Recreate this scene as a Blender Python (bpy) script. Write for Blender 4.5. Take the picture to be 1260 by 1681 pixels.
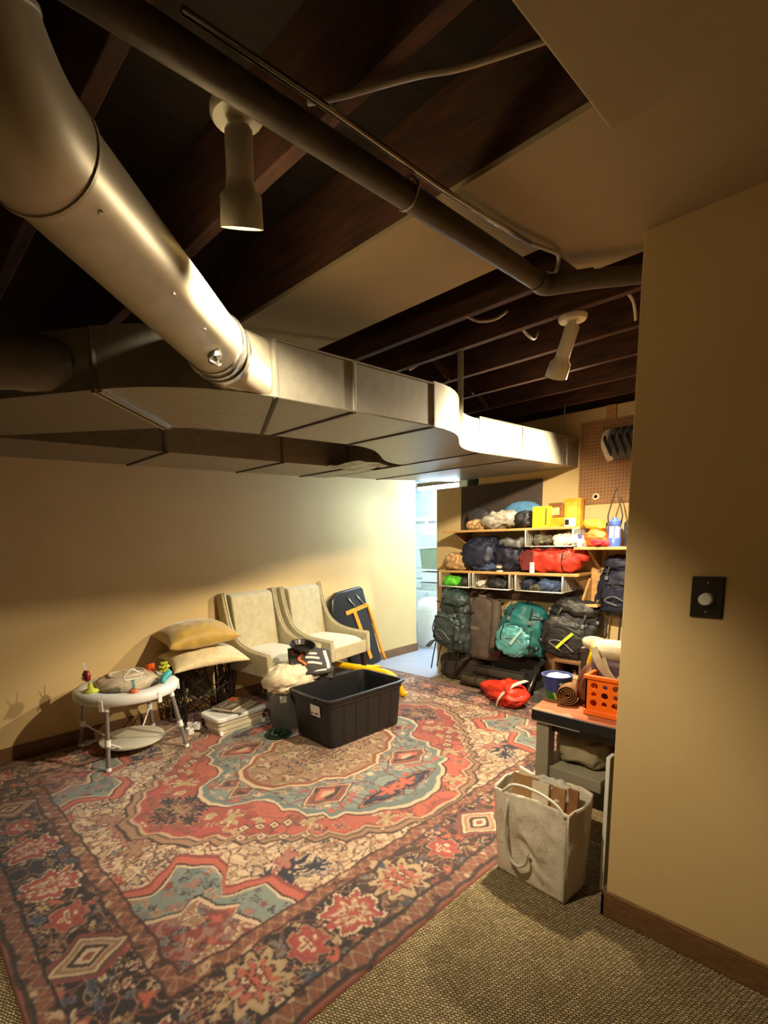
import bpy, math, random
import numpy as np
from mathutils import Vector, Matrix, Euler, noise

# ------------------------------------------------------------------ scene, camera, light
for o in list(bpy.data.objects):
    bpy.data.objects.remove(o, do_unlink=True)
scene = bpy.context.scene
col = scene.collection
PI = math.pi

# World axes: +X runs along the back wall (away, to the right), +Y towards the back wall, Z up, metres.
def make_camera():
    yaw, pitch, roll = math.radians(47.9), math.radians(-9.3), math.radians(-1.92)
    f = Vector((math.cos(yaw)*math.cos(pitch), math.sin(yaw)*math.cos(pitch), math.sin(pitch)))
    r = Vector((math.sin(yaw), -math.cos(yaw), 0))
    u = r.cross(f)
    c, s = math.cos(roll), math.sin(roll)
    r2 = r*c + u*s
    u2 = r*(-s) + u*c
    cd = bpy.data.cameras.new('camera')
    co = bpy.data.objects.new('camera', cd)
    col.objects.link(co)
    m = Matrix((r2, u2, -f)).transposed().to_4x4()
    m.translation = Vector((0, 0, 1.45))
    co.matrix_world = m
    cd.sensor_fit = 'AUTO'
    cd.sensor_width = 36.0
    cd.lens = 837.0/1681*36
    cd.shift_x = (630-557.4)/1681
    cd.shift_y = (1016.6-840.5)/1681
    cd.clip_start = 0.02
    scene.camera = co
make_camera()

world = bpy.data.worlds.new('world')
scene.world = world
world.use_nodes = True
world.node_tree.nodes['Background'].inputs[0].default_value = (0.01, 0.009, 0.008, 1)
world.node_tree.nodes['Background'].inputs[1].default_value = 1.0

scene.view_settings.view_transform = 'Standard'
scene.view_settings.look = 'None'
scene.view_settings.exposure = 0.0
scene.view_settings.gamma = 1.0
scene.view_settings.use_curve_mapping = False

LAMP_W = (122.0, 305.0, 260.0)         # watts of the three ceiling spots, left to right
LAMP_COL = (1.0, 0.81, 0.55)
TUBE_STRENGTH = 170.0
HALL_TUBE_STRENGTH = 480.0

# ------------------------------------------------------------------ helpers
def lin(c):
    return tuple(((v/255.0)/12.92 if v/255.0 <= 0.04045 else ((v/255.0+0.055)/1.055)**2.4) for v in c)

MATS = {}
def M(name, rgb, rough=0.7, metal=0.0, var=0.12, vs=12.0, bump=0.0, bs=120.0, rgb2=None, stretch=None,
      sheen=0.0, trans=0.0, alpha=1.0, emit=0.0, coat=0.0):
    """procedural principled material: noise-mottled colour and noise bump"""
    if name in MATS:
        return MATS[name]
    m = bpy.data.materials.new(name)
    m.use_nodes = True
    nt = m.node_tree
    b = nt.nodes['Principled BSDF']
    b.inputs['Roughness'].default_value = rough
    b.inputs['Metallic'].default_value = metal
    if sheen: b.inputs['Sheen Weight'].default_value = sheen
    if coat: b.inputs['Coat Weight'].default_value = coat
    if trans: b.inputs['Transmission Weight'].default_value = trans
    if alpha < 1: b.inputs['Alpha'].default_value = alpha
    c1 = lin(rgb)
    c2 = lin(rgb2) if rgb2 else tuple(v*(1-2.2*var) for v in c1)
    if emit:
        b.inputs['Emission Color'].default_value = (*c1, 1)
        b.inputs['Emission Strength'].default_value = emit
    tc = nt.nodes.new('ShaderNodeTexCoord')
    mp = nt.nodes.new('ShaderNodeMapping')
    nt.links.new(tc.outputs['Object'], mp.inputs['Vector'])
    if stretch: mp.inputs['Scale'].default_value = stretch
    n = nt.nodes.new('ShaderNodeTexNoise')
    n.inputs['Scale'].default_value = vs
    n.inputs['Detail'].default_value = 5
    nt.links.new(mp.outputs['Vector'], n.inputs['Vector'])
    r = nt.nodes.new('ShaderNodeValToRGB')
    r.color_ramp.elements[0].position = 0.3
    r.color_ramp.elements[0].color = (*c2, 1)
    r.color_ramp.elements[1].position = 0.68
    r.color_ramp.elements[1].color = (*c1, 1)
    nt.links.new(n.outputs['Fac'], r.inputs['Fac'])
    nt.links.new(r.outputs['Color'], b.inputs['Base Color'])
    if bump:
        n2 = nt.nodes.new('ShaderNodeTexNoise')
        n2.inputs['Scale'].default_value = bs
        n2.inputs['Detail'].default_value = 3
        nt.links.new(mp.outputs['Vector'], n2.inputs['Vector'])
        bn = nt.nodes.new('ShaderNodeBump')
        bn.inputs['Strength'].default_value = bump
        bn.inputs['Distance'].default_value = 0.004
        nt.links.new(n2.outputs['Fac'], bn.inputs['Height'])
        nt.links.new(bn.outputs['Normal'], b.inputs['Normal'])
    MATS[name] = m
    return m

def tag(o, label=None, cat=None, group=None, kind=None):
    if label: o['label'] = label
    if cat: o['category'] = cat
    if group: o['group'] = group
    if kind: o['kind'] = kind
    return o

def thing(name, label, cat, loc=(0, 0, 0), rz=0.0, group=None, rot=None):
    o = bpy.data.objects.new(name, None)
    o.empty_display_size = 0.05
    col.objects.link(o)
    o.location = loc
    o.rotation_euler = rot if rot else (0, 0, rz)
    return tag(o, label, cat, group)

def copy_tree(o, parent=None):
    c = o.copy()
    col.objects.link(c)
    c.parent = parent
    for ch in list(o.children):
        copy_tree(ch, c)
    return c

class MB:
    def __init__(s):
        s.v = []; s.f = []
    def add(s, vs, fs):
        o = len(s.v)
        s.v += [tuple(p) for p in vs]
        s.f += [tuple(i+o for i in f) for f in fs]
        return s
    def box(s, x0, x1, y0, y1, z0, z1):
        return s.add([(x0,y0,z0),(x1,y0,z0),(x1,y1,z0),(x0,y1,z0),(x0,y0,z1),(x1,y0,z1),(x1,y1,z1),(x0,y1,z1)],
              [(0,3,2,1),(4,5,6,7),(0,1,5,4),(1,2,6,5),(2,3,7,6),(3,0,4,7)])
    def obox(s, c, size, rot=(0,0,0)):
        m = Euler(rot).to_matrix()
        hx, hy, hz = size[0]/2, size[1]/2, size[2]/2
        vs = [Vector(c) + m @ Vector((sx*hx, sy*hy, sz*hz)) for sz in (-1,1) for sx, sy in ((-1,-1),(1,-1),(1,1),(-1,1))]
        return s.add(vs, [(0,3,2,1),(4,5,6,7),(0,1,5,4),(1,2,6,5),(2,3,7,6),(3,0,4,7)])
    def prism(s, poly, a0, a1, axis='z'):
        """extrude a 2-D polygon between a0 and a1 along an axis"""
        def P(p, a):
            return {'z': (p[0],p[1],a), 'x': (a,p[0],p[1]), 'y': (p[0],a,p[1])}[axis]
        n = len(poly)
        vs = [P(p, a0) for p in poly] + [P(p, a1) for p in poly]
        fs = [tuple(range(n-1,-1,-1)), tuple(range(n, 2*n))]
        fs += [(i, (i+1) % n, n+(i+1) % n, n+i) for i in range(n)]
        return s.add(vs, fs)
    def tube(s, pts, r, n=8, closed=False):
        pts = [Vector(p) for p in pts]
        k = len(pts)
        rs = r if isinstance(r, (list, tuple)) else [r]*k
        vs = []; fs = []
        prev = None
        for i, p in enumerate(pts):
            if closed: t = pts[(i+1) % k] - pts[i-1]
            elif i == 0: t = pts[1]-pts[0]
            elif i == k-1: t = pts[-1]-pts[-2]
            else: t = (pts[i+1]-p).normalized() + (p-pts[i-1]).normalized()
            if t.length < 1e-9: t = Vector((0,0,1))
            t.normalize()
            if prev is None:
                a = Vector((0,0,1)) if abs(t.z) < 0.9 else Vector((1,0,0))
                u = t.cross(a).normalized()
            else:
                u = (prev - t*prev.dot(t))
                u = u.normalized() if u.length > 1e-6 else t.orthogonal().normalized()
            prev = u
            w = t.cross(u)
            for j in range(n):
                an = 2*PI*j/n
                vs.append(p + u*(rs[i]*math.cos(an)) + w*(rs[i]*math.sin(an)))
        m = k if closed else k-1
        for i in range(m):
            for j in range(n):
                a = i*n+j; b = i*n+(j+1) % n
                c = ((i+1) % k)*n+(j+1) % n; d = ((i+1) % k)*n+j
                fs.append((a, b, c, d))
        if not closed:
            fs.append(tuple(range(n-1,-1,-1)))
            fs.append(tuple(range((k-1)*n, k*n)))
        return s.add(vs, fs)
    def cyl(s, p0, p1, r0, r1=None, n=16):
        return s.tube([p0, p1], [r0, r0 if r1 is None else r1], n)
    def lathe(s, prof, n=32, c=(0,0,0), m=None):
        vs = []; fs = []
        k = len(prof)
        for (r, z) in prof:
            for j in range(n):
                a = 2*PI*j/n
                p = Vector((r*math.cos(a), r*math.sin(a), z))
                if m: p = m @ p
                vs.append(p + Vector(c))
        for i in range(k-1):
            for j in range(n):
                fs.append((i*n+j, i*n+(j+1) % n, (i+1)*n+(j+1) % n, (i+1)*n+j))
        if prof[0][0] > 1e-5: fs.append(tuple(range(n-1,-1,-1)))
        if prof[-1][0] > 1e-5: fs.append(tuple(range((k-1)*n, k*n)))
        return s.add(vs, fs)
    def loft(s, secs, n=28, caps=True):
        """secs: (z, cx, cy, rx, ry, e) superellipse rings"""
        vs = []; fs = []
        for (z, cx, cy, rx, ry, e) in secs:
            for j in range(n):
                a = 2*PI*j/n
                ca, sa = math.cos(a), math.sin(a)
                vs.append((cx + rx*math.copysign(abs(ca)**e, ca), cy + ry*math.copysign(abs(sa)**e, sa), z))
        k = len(secs)
        for i in range(k-1):
            for j in range(n):
                fs.append((i*n+j, i*n+(j+1) % n, (i+1)*n+(j+1) % n, (i+1)*n+j))
        if caps:
            fs.append(tuple(range(n-1,-1,-1)))
            fs.append(tuple(range((k-1)*n, k*n)))
        return s.add(vs, fs)
    def grid(s, fn, nu, nv):
        vs = [fn(i/(nu-1), j/(nv-1)) for j in range(nv) for i in range(nu)]
        fs = [(j*nu+i, j*nu+i+1, (j+1)*nu+i+1, (j+1)*nu+i) for j in range(nv-1) for i in range(nu-1)]
        return s.add(vs, fs)
    def strip(s, pts, w, t, up=(0,0,1)):
        """flat band of width w (across) and thickness t along points; across = tangent x up"""
        pts = [Vector(p) for p in pts]; up = Vector(up)
        vs = []; fs = []
        for i, p in enumerate(pts):
            a = pts[max(i-1,0)]; b = pts[min(i+1,len(pts)-1)]
            tg = (b-a).normalized()
            ac = tg.cross(up)
            ac = ac.normalized() if ac.length > 1e-6 else tg.orthogonal().normalized()
            nn = ac.cross(tg).normalized()
            for sx, sz in ((-1,-1),(1,-1),(1,1),(-1,1)):
                vs.append(p + ac*(sx*w/2) + nn*(sz*t/2))
        k = len(pts)
        for i in range(k-1):
            for j in range(4):
                fs.append((i*4+j, i*4+(j+1) % 4, (i+1)*4+(j+1) % 4, (i+1)*4+j))
        fs += [(3,2,1,0), tuple((k-1)*4+j for j in range(4))]
        return s.add(vs, fs)
    def build(s, name, mat, parent=None, smooth=False, bevel=0.0, loc=None, rot=None, sub=0, solid=0.0, seg=2, angle=None):
        me = bpy.data.meshes.new(name)
        me.from_pydata(s.v, [], s.f)
        me.validate(clean_customdata=False)
        import bmesh
        bm = bmesh.new(); bm.from_mesh(me)
        bmesh.ops.recalc_face_normals(bm, faces=bm.faces)
        bm.to_mesh(me); bm.free()
        o = bpy.data.objects.new(name, me)
        col.objects.link(o)
        me.materials.append(mat)
        if smooth:
            for p in me.polygons: p.use_smooth = True
            if angle:
                me.set_sharp_from_angle(angle=math.radians(angle))
        if solid:
            md = o.modifiers.new('solid', 'SOLIDIFY'); md.thickness = solid; md.offset = 0
        if bevel:
            md = o.modifiers.new('bevel', 'BEVEL'); md.width = bevel; md.segments = seg
            md.limit_method = 'ANGLE'; md.angle_limit = math.radians(40)
            md.harden_normals = False
        if sub:
            md = o.modifiers.new('sub', 'SUBSURF'); md.levels = sub; md.render_levels = sub
        if parent: o.parent = parent
        if loc: o.location = loc
        if rot: o.rotation_euler = rot
        return o

def nz(p, s, seed=0.0):
    return noise.noise(Vector((p[0]*s+seed*7.3, p[1]*s-seed*3.1, p[2]*s+seed*11.7)))

def wrinkle(p, s, seed=0.0):
    a = 1-abs(nz(p, s, seed))*3
    b = 1-abs(nz(p, s*2.1, seed+5))*3
    c = 1-abs(nz(p, s*4.3, seed+9))*3
    return a*0.6+b*0.42+c*0.2-0.25

def blob_mb(size, e1=0.7, e2=0.7, wr=0.0, ws=8.0, lump=0.0, ls=4.0, seed=0, nu=36, nv=22, flat=0.0, sag=0.0):
    """soft lump: superellipsoid sitting on z=0, wrinkled along its normals"""
    sx, sy, sz = size[0]/2, size[1]/2, size[2]/2
    mb = MB()
    def pw(v, e): return math.copysign(abs(v)**e, v)
    vs = []; fs = []
    for j in range(nv):
        ph = -PI/2 + PI*j/(nv-1)
        for i in range(nu):
            th = 2*PI*i/nu
            d = Vector((pw(math.cos(ph), e1)*pw(math.cos(th), e2), pw(math.cos(ph), e1)*pw(math.sin(th), e2), pw(math.sin(ph), e1)))
            p = Vector((d.x*sx, d.y*sy, d.z*sz))
            nrm = Vector((d.x/sx, d.y/sy, d.z/sz)).normalized()
            q = Vector((p.x*0.8, p.y*1.0, p.z*1.5+p.y*0.5))
            k = wrinkle(q, ws, seed)*wr + nz(p, ls, seed+2)*lump*1.6
            p = p + nrm*k
            if flat and p.z < -sz*(1-flat): p.z = -sz*(1-flat) + (p.z+sz*(1-flat))*0.15
            if sag: p.z -= sag*(abs(p.y/sy)**2+abs(p.x/sx)**2)*(0.5+0.5*d.z)
            vs.append(p + Vector((0,0,sz)))
    for j in range(nv-1):
        for i in range(nu):
            fs.append((j*nu+i, j*nu+(i+1) % nu, (j+1)*nu+(i+1) % nu, (j+1)*nu+i))
    mb.add(vs, fs)
    return mb

def pillow_mb(w, d, t, wr=0.006, seed=0, n=30, droop=0.0):
    """cushion with pinched corners lying flat, centre at origin"""
    mb = MB()
    def surf(sign):
        vs = []
        for j in range(n):
            for i in range(n):
                u = 2*i/(n-1)-1; v = 2*j/(n-1)-1
                e = max(0.0, (1-u*u))**0.45*max(0.0, (1-v*v))**0.45
                px = u*(1-0.10*(1-v*v)*0.6+0.04*v*v)*w/2
                py = v*(1-0.10*(1-u*u)*0.6+0.04*u*u)*d/2
                p = Vector((px, py, sign*e*t/2))
                p.z += e*wr*(wrinkle(p, 9, seed+sign))
                p.z -= droop*(abs(u)**2.2+abs(v)**2.2)*0.5
                vs.append(p)
        return vs
    for sg in (1, -1):
        mb.add(surf(sg), [(j*n+i, j*n+i+1, (j+1)*n+i+1, (j+1)*n+i) for j in range(n-1) for i in range(n-1)])
    return mb

def weld(o, dist=0.0005):
    import bmesh
    bm = bmesh.new(); bm.from_mesh(o.data)
    bmesh.ops.remove_doubles(bm, verts=bm.verts, dist=dist)
    bmesh.ops.recalc_face_normals(bm, faces=bm.faces)
    bm.to_mesh(o.data); bm.free()
    for p in o.data.polygons: p.use_smooth = True
    return o

def bez(p0, p1, p2, p3, n=10):
    out = []
    for i in range(n+1):
        t = i/n
        out.append(tuple((1-t)**3*a+3*(1-t)**2*t*b+3*(1-t)*t*t*c+t**3*d for a, b, c, d in zip(p0, p1, p2, p3)))
    return out

def spline(pts, n=6):
    """catmull-rom through points"""
    P = [Vector(p) for p in pts]
    P = [P[0]*2-P[1]] + P + [P[-1]*2-P[-2]]
    out = []
    for i in range(1, len(P)-2):
        for k in range(n):
            t = k/n
            a, b, c, d = P[i-1], P[i], P[i+1], P[i+2]
            out.append(0.5*((2*b)+(c-a)*t+(2*a-5*b+4*c-d)*t*t+(3*b-a-3*c+d)*t**3))
    out.append(P[-2])
    return out
# ------------------------------------------------------------------ surface materials
PAINT = M('wall_paint', (212,186,132), rough=0.75, var=0.03, vs=3, bump=0.08, bs=220)
PAINT_W = M('hall_paint', (226,230,220), rough=0.7, var=0.03, vs=4)
DRYWALL = M('ceiling_drywall', (176,160,126), rough=0.85, var=0.04, vs=5)
TRIMWOOD = M('trim_wood', (128,94,58), rough=0.45, var=0.2, vs=9, stretch=(3,3,30), rgb2=(92,62,36))
JOIST = M('joist_wood', (82,45,25), rough=0.85, var=0.3, vs=5, stretch=(9,1.2,9), rgb2=(40,21,12), bump=0.25, bs=40)
SUBFLOOR = M('subfloor_boards', (40,25,16), rough=0.9, var=0.3, vs=4, stretch=(1,6,1))
METAL = M('galvanised_sheet', (146,142,128), rough=0.42, metal=0.35, var=0.08, vs=26, bump=0.04, bs=14)
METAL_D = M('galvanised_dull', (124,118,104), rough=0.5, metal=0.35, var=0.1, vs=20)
PIPEMETAL = M('painted_pipe_metal', (190,182,158), rough=0.4, metal=0.4, var=0.08, vs=14, bump=0.05, bs=10)
OLDPIPE = M('old_drain_pipe', (84,74,58), rough=0.6, metal=0.2, var=0.15, vs=14)
WHITEMETAL = M('lamp_enamel', (222,216,196), rough=0.4, var=0.03)
STEEL = M('bright_steel', (200,198,190), rough=0.25, metal=0.95, var=0.05)
BLACKP = M('black_plastic', (26,27,30), rough=0.45, var=0.05)
WHITEP = M('white_plastic', (234,236,232), rough=0.4, var=0.03)

def carpet_material():
    m = bpy.data.materials.new('berber_carpet'); m.use_nodes = True
    nt = m.node_tree; b = nt.nodes['Principled BSDF']
    b.inputs['Roughness'].default_value = 0.95
    L = nt.links.new
    tc = nt.nodes.new('ShaderNodeTexCoord')
    mp = nt.nodes.new('ShaderNodeMapping')
    mp.inputs['Rotation'].default_value = (0, 0, math.radians(62))
    L(tc.outputs['Object'], mp.inputs['Vector'])
    wn = nt.nodes.new('ShaderNodeTexNoise'); wn.inputs['Scale'].default_value = 55; wn.inputs['Detail'].default_value = 2
    L(tc.outputs['Object'], wn.inputs['Vector'])
    sc = nt.nodes.new('ShaderNodeVectorMath'); sc.operation = 'MULTIPLY_ADD'
    sc.inputs[1].default_value = (0.010, 0.010, 0.0)
    L(wn.outputs['Color'], sc.inputs[0]); L(mp.outputs['Vector'], sc.inputs[2])
    v = nt.nodes.new('ShaderNodeTexBrick')
    v.inputs['Scale'].default_value = 1.0
    v.inputs['Brick Width'].default_value = 0.0145; v.inputs['Row Height'].default_value = 0.0088
    v.inputs['Mortar Size'].default_value = 0.0024; v.inputs['Mortar Smooth'].default_value = 1.0
    v.inputs['Color1'].default_value = (*lin((186,168,126)), 1); v.inputs['Color2'].default_value = (*lin((146,128,92)), 1)
    v.inputs['Mortar'].default_value = (*lin((70,58,40)), 1)
    L(sc.outputs[0], v.inputs['Vector'])
    n = nt.nodes.new('ShaderNodeTexNoise'); n.inputs['Scale'].default_value = 9; n.inputs['Detail'].default_value = 4
    L(tc.outputs['Object'], n.inputs['Vector'])
    hs = nt.nodes.new('ShaderNodeMix'); hs.data_type = 'RGBA'; hs.blend_type = 'MULTIPLY'
    hs.inputs['Factor'].default_value = 0.5
    r2 = nt.nodes.new('ShaderNodeValToRGB')
    r2.color_ramp.elements[0].position = 0.3; r2.color_ramp.elements[0].color = (0.6, 0.56, 0.5, 1)
    r2.color_ramp.elements[1].position = 0.7; r2.color_ramp.elements[1].color = (1, 1, 1, 1)
    L(n.outputs['Fac'], r2.inputs['Fac'])
    L(v.outputs['Color'], hs.inputs[6]); L(r2.outputs['Color'], hs.inputs[7])
    L(hs.outputs[2], b.inputs['Base Color'])
    iv = nt.nodes.new('ShaderNodeMath'); iv.operation = 'SUBTRACT'; iv.inputs[0].default_value = 1.0
    L(v.outputs['Fac'], iv.inputs[1])
    bn = nt.nodes.new('ShaderNodeBump'); bn.inputs['Strength'].default_value = 0.9; bn.inputs['Distance'].default_value = 0.006
    L(iv.outputs[0], bn.inputs['Height']); L(bn.outputs['Normal'], b.inputs['Normal'])
    return m

def structure(o):
    o['kind'] = 'structure'
    return o

# ------------------------------------------------------------------ room shell
structure(MB().box(-2.4, 6.6, -2.4, 6.2, -0.10, 0.0).build('floor', carpet_material()))
structure(MB().box(3.99, 6.5, 3.10, 6.1, 0.0, 0.004).build('floor_hall', M('hall_vinyl', (158,160,170), rough=0.5, var=0.04, vs=5)))
structure(MB().box(-2.4, 4.88, 3.985, 4.10, 0, 2.35).build('wall_back', PAINT, bevel=0.004))
structure(MB().box(1.875, 1.995, -2.4, 0.63, 0, 2.35).build('wall_right', PAINT, bevel=0.004))
w = MB(); w.prism([(0.1,0),(3.2,0),(3.2,1.872),(2.72,1.872),(2.72,2.35),(0.1,2.35)], 4.25, 4.34, 'x')
structure(w.build('wall_far', PAINT, bevel=0.004))
structure(MB().box(2.0, 4.34, 0.0, 0.1, 0, 2.35).build('wall_alcove', PAINT))
structure(MB().box(-2.4, -2.3, -2.4, 3.985, 0, 2.35).build('wall_left', PAINT))
structure(MB().box(-2.3, 1.875, -2.4, -2.3, 0, 2.35).build('wall_behind', PAINT))
structure(MB().box(6.5, 6.6, 2.9, 6.2, 0, 2.35).build('wall_hall_end', PAINT_W))
structure(MB().box(4.34, 6.5, 2.9, 3.0, 0, 2.35).build('wall_hall_right', PAINT_W))
structure(MB().box(4.78, 6.5, 6.1, 6.2, 0, 2.35).build('wall_hall_left', PAINT_W))
structure(MB().box(4.78, 4.88, 4.10, 6.1, 0, 2.35).build('wall_hall_side', PAINT_W))

def baseboard(name, poly_pts, th=0.014, h=0.10):
    """run of stained wood board along wall: list of (x0,x1,y0,y1) boxes"""
    mb = MB()
    for (x0, x1, y0, y1) in poly_pts:
        mb.box(x0, x1, y0, y1, 0.0, h-0.012)
    o = structure(mb.build(name, TRIMWOOD, bevel=0.003))
    mb = MB()
    for (x0, x1, y0, y1) in poly_pts:
        dx = 0.004 if (x1-x0) < 0.05 else 0
        dy = 0.004 if (y1-y0) < 0.05 else 0
        mb.box(x0+dx*0, x1, y0+dy, y1, h-0.013, h)
    mb.build('cap_moulding', TRIMWOOD, o, bevel=0.003)
    return o
baseboard('baseboard_back', [(-2.3, 4.88, 3.971, 3.985)])
baseboard('baseboard_hall', [(4.88, 4.894, 3.971, 4.6)])
baseboard('baseboard_right', [(1.861, 1.875, -2.3, 0.644)])
baseboard('baseboard_wall_end', [(1.861, 1.995, 0.63, 0.644)])

# ceiling: subfloor boards, joists, drywall panels under some bays
ceil = structure(MB().box(-2.4, 6.6, -2.4, 6.2, 2.60, 2.66).build('ceiling', SUBFLOOR))
for x in (-2.05, -1.64, -1.22, -0.81, -0.39, 0.02, 0.44, 0.855, 1.27, 1.69, 1.99, 2.31, 2.72, 3.135, 3.555, 3.97, 4.38, 4.8, 5.2, 5.6, 6.0):
    MB().box(x, x+0.04, -2.35, 6.15, 2.352, 2.60).build('joist', JOIST, ceil, bevel=0.003)
tag(MB().box(1.265, 1.715, -2.3, 2.85, 2.336, 2.351).build('ceiling_panel', DRYWALL, ceil), 'beige flat panel closing one joist bay')
tag(MB().box(1.716, 1.999, -2.3, 0.86, 2.336, 2.351).build('ceiling_panel', DRYWALL, ceil))
tag(MB().box(-2.3, 1.16, -2.3, 0.458, 2.20, 2.345).build('dropped_ceiling', DRYWALL, ceil, bevel=0.004), 'lowered plain drywall ceiling corner')
# cross blocking between far joists
for (x, y) in ((2.35, 1.95), (2.76, 2.05), (3.175, 2.2)):
    MB().obox((x+0.19, y, 2.46), (0.40, 0.02, 0.035), (0, 0.5, 0)).build('joist_bridging', JOIST, ceil)
    MB().obox((x+0.19, y+0.03, 2.46), (0.40, 0.02, 0.035), (0, -0.5, 0)).build('joist_bridging', JOIST, ceil)

# ------------------------------------------------------------------ rug: knotted pattern as point colours on a fine mesh
def rug_pattern(LX, LY, step, seed=11):
    rng = np.random.RandomState(seed)
    nx = int(LX/2/step); ny = int(LY/2/step)
    A, B = np.meshgrid((np.arange(nx)+0.5)*step, (np.arange(ny)+0.5)*step, indexing='ij')   # distance from the centre
    def snoise(scale, k=7):
        f = np.zeros_like(A)
        for _ in range(k):
            th = rng.uniform(0, 2*PI); fr = scale*rng.uniform(0.5, 1.6)
            f += np.sin(A*fr*math.cos(th)+B*fr*math.sin(th)+rng.uniform(0, 2*PI))
        return f/math.sqrt(k)
    # wobble of hand-knotted lines
    a = A + 0.006*snoise(45); b = B + 0.006*snoise(45)
    P = dict(cream=(204,176,142), cream2=(182,152,120), red=(164,66,58), coral=(182,88,68), pink=(160,108,92), rose=(136,62,58),
             teal=(124,134,126), teal2=(102,118,114), navy=(44,42,54), ink=(46,37,39), brown=(104,74,60), dbrown=(70,48,42),
             tan=(154,116,86), grey=(118,110,106), gold=(170,142,98), rust=(138,76,56), blue=(66,70,92))
    P = {k: np.array(lin(v)) for k, v in P.items()}
    C = np.zeros(A.shape+(3,)); C[:] = P['cream']
    def put(mask, c): C[mask] = P[c]
    def poly(pts, aa=None, bb=None):
        x = a if aa is None else aa; y = b if bb is None else bb
        m = np.zeros(A.shape, bool); k = len(pts)
        for i in range(k):
            x0, y0 = pts[i]; x1, y1 = pts[(i+1) % k]
            if y0 == y1: continue
            c = ((y0 > y) != (y1 > y)) & (x < (x1-x0)*(y-y0)/(y1-y0)+x0)
            m ^= c
        return m
    def grow(pts, k, c=(0, 0)):
        return [(c[0]+(p[0]-c[0])*k, c[1]+(p[1]-c[1])*k) for p in pts]
    def star(cx, cy, r, n, amp, ph, sx=1.0, sy=1.0, rot=0.0):
        dx = a-cx; dy = b-cy
        if rot:
            dx, dy = dx*math.cos(rot)+dy*math.sin(rot), -dx*math.sin(rot)+dy*math.cos(rot)
        q = 0.0075
        dx = np.round(dx/sx/q)*q; dy = np.round(dy/sy/q)*q
        th = np.arctan2(dy, dx)
        oc = np.maximum(np.maximum(np.abs(dx), np.abs(dy)), 0.70*(np.abs(dx)+np.abs(dy)))
        return r*(1+amp*np.cos(n*th+ph)+0.10*np.cos((n+3)*th+2*ph)) - 0.6*oc - 0.4*np.hypot(dx, dy)      # >0 inside
    def motif(cx, cy, r, n, amp, ph, cols, w=0.006, mask=None, sx=1.0, sy=1.0, rot=0.0):
        s = star(cx, cy, r, n, amp, ph, sx, sy, rot)
        for i, c in enumerate(cols):
            m = s > i*w
            if mask is not None: m &= mask
            put(m, c)
    def scatter(mask, n, rr, cols, seedpts=None, minsep=0.9, w=0.006):
        pts = []
        idx = np.argwhere(mask)
        tries = 0
        while len(pts) < n and tries < n*30:
            tries += 1
            i, j = idx[rng.randint(len(idx))]
            x, y = A[i, j], B[i, j]
            r = rng.uniform(*rr)
            if all(math.hypot(x-q[0], y-q[1]) > minsep*(r+q[2]) for q in pts):
                pts.append((x, y, r))
                cs = cols[rng.randint(len(cols))]
                motif(x, y, r, rng.randint(3, 7), rng.uniform(0.15, 0.5), rng.uniform(0, 6.28), cs, w, mask,
                      rng.uniform(0.7, 1.5), rng.uniform(0.6, 1.1), rng.uniform(0, 3.14))
    def vines(mask, scale, c, w=0.05):
        f = snoise(scale)
        g = np.hypot(*np.gradient(f, step))/scale + 0.15
        put(mask & (np.abs(f)/g < w), c)
    HX, HY = LX/2, LY/2
    d = np.minimum(HX-a, HY-b)
    # --- field
    field = d > 0.425
    vines(field, 26, 'tan', 0.16); vines(field, 34, 'brown', 0.12); vines(field, 40, 'rose', 0.10); vines(field, 52, 'cream2', 0.2)
    scatter(field, 330, (0.012, 0.040), [('brown','cream2'),('dbrown','grey','cream2'),('rose','pink'),('ink','cream'),('brown','tan'),('navy','grey'),('dbrown','cream'),('dbrown','gold','red'),('ink','cream2')])
    # jagged blue leaf and coral companion in the cream field
    for (cx, cy, r, rt) in ((0.90, 0.83, 0.075, 0.5), (0.80, 0.88, 0.05, -0.3), (1.0, 0.80, 0.045, 0.9)):
        motif(cx, cy, r, 7, 0.36, 0.4, ('cream','blue','navy'), 0.008, field, 1.6, 0.8, rt)
    motif(0.87, 0.76, 0.05, 5, 0.35, 1.0, ('rose','coral','pink'), 0.008, field, 1.5, 0.8, 0.5)
    motif(1.27, 0.36, 0.06, 8, 0.30, 0, ('dbrown','grey','cream','brown'), 0.009, field)
    motif(1.33, 0.18, 0.06, 6, 0.35, 0, ('brown','rust','tan'), 0.010, field, 1.4, 0.9, 0.7)
    # --- corner pieces
    sp = [(1.52,0.50),(1.40,0.545),(1.30,0.50),(1.24,0.44),(1.12,0.56),(1.13,0.66),(1.19,0.76),(1.10,0.80),(1.02,0.84),(1.02,0.93),(0.98,1.05),(1.52,1.05)]
    cc = (1.50, 1.02)
    for k, c in ((1.14,'rose'),(1.10,'coral'),(1.02,'ink'),(1.0,'cream'),(0.975,'teal')):
        m = poly(grow(sp, k, cc)) & field; put(m, c)
    m = poly(grow(sp, 0.97, cc)) & field
    scatter(m, 60, (0.012, 0.034), [('grey','pink'),('teal2','rose'),('dbrown','teal2'),('cream2','tan'),('navy','teal')])
    sp2 = [(1.52,0.68),(1.36,0.74),(1.30,0.70),(1.26,0.70),(1.24,0.80),(1.18,0.86),(1.22,0.90),(1.18,0.96),(1.16,1.05),(1.52,1.05)]
    for k, c in ((1.05,'ink'),(1.02,'cream'),(0.96,'rose')):
        m = poly(grow(sp2, k, cc)) & field; put(m, c)
    m = poly(grow(sp2, 0.95, cc)) & field
    vines(m, 30, 'pink', 0.25)
    scatter(m, 40, (0.012, 0.034), [('grey','pink'),('rust','coral'),('cream','tan'),('dbrown','grey')])
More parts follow.
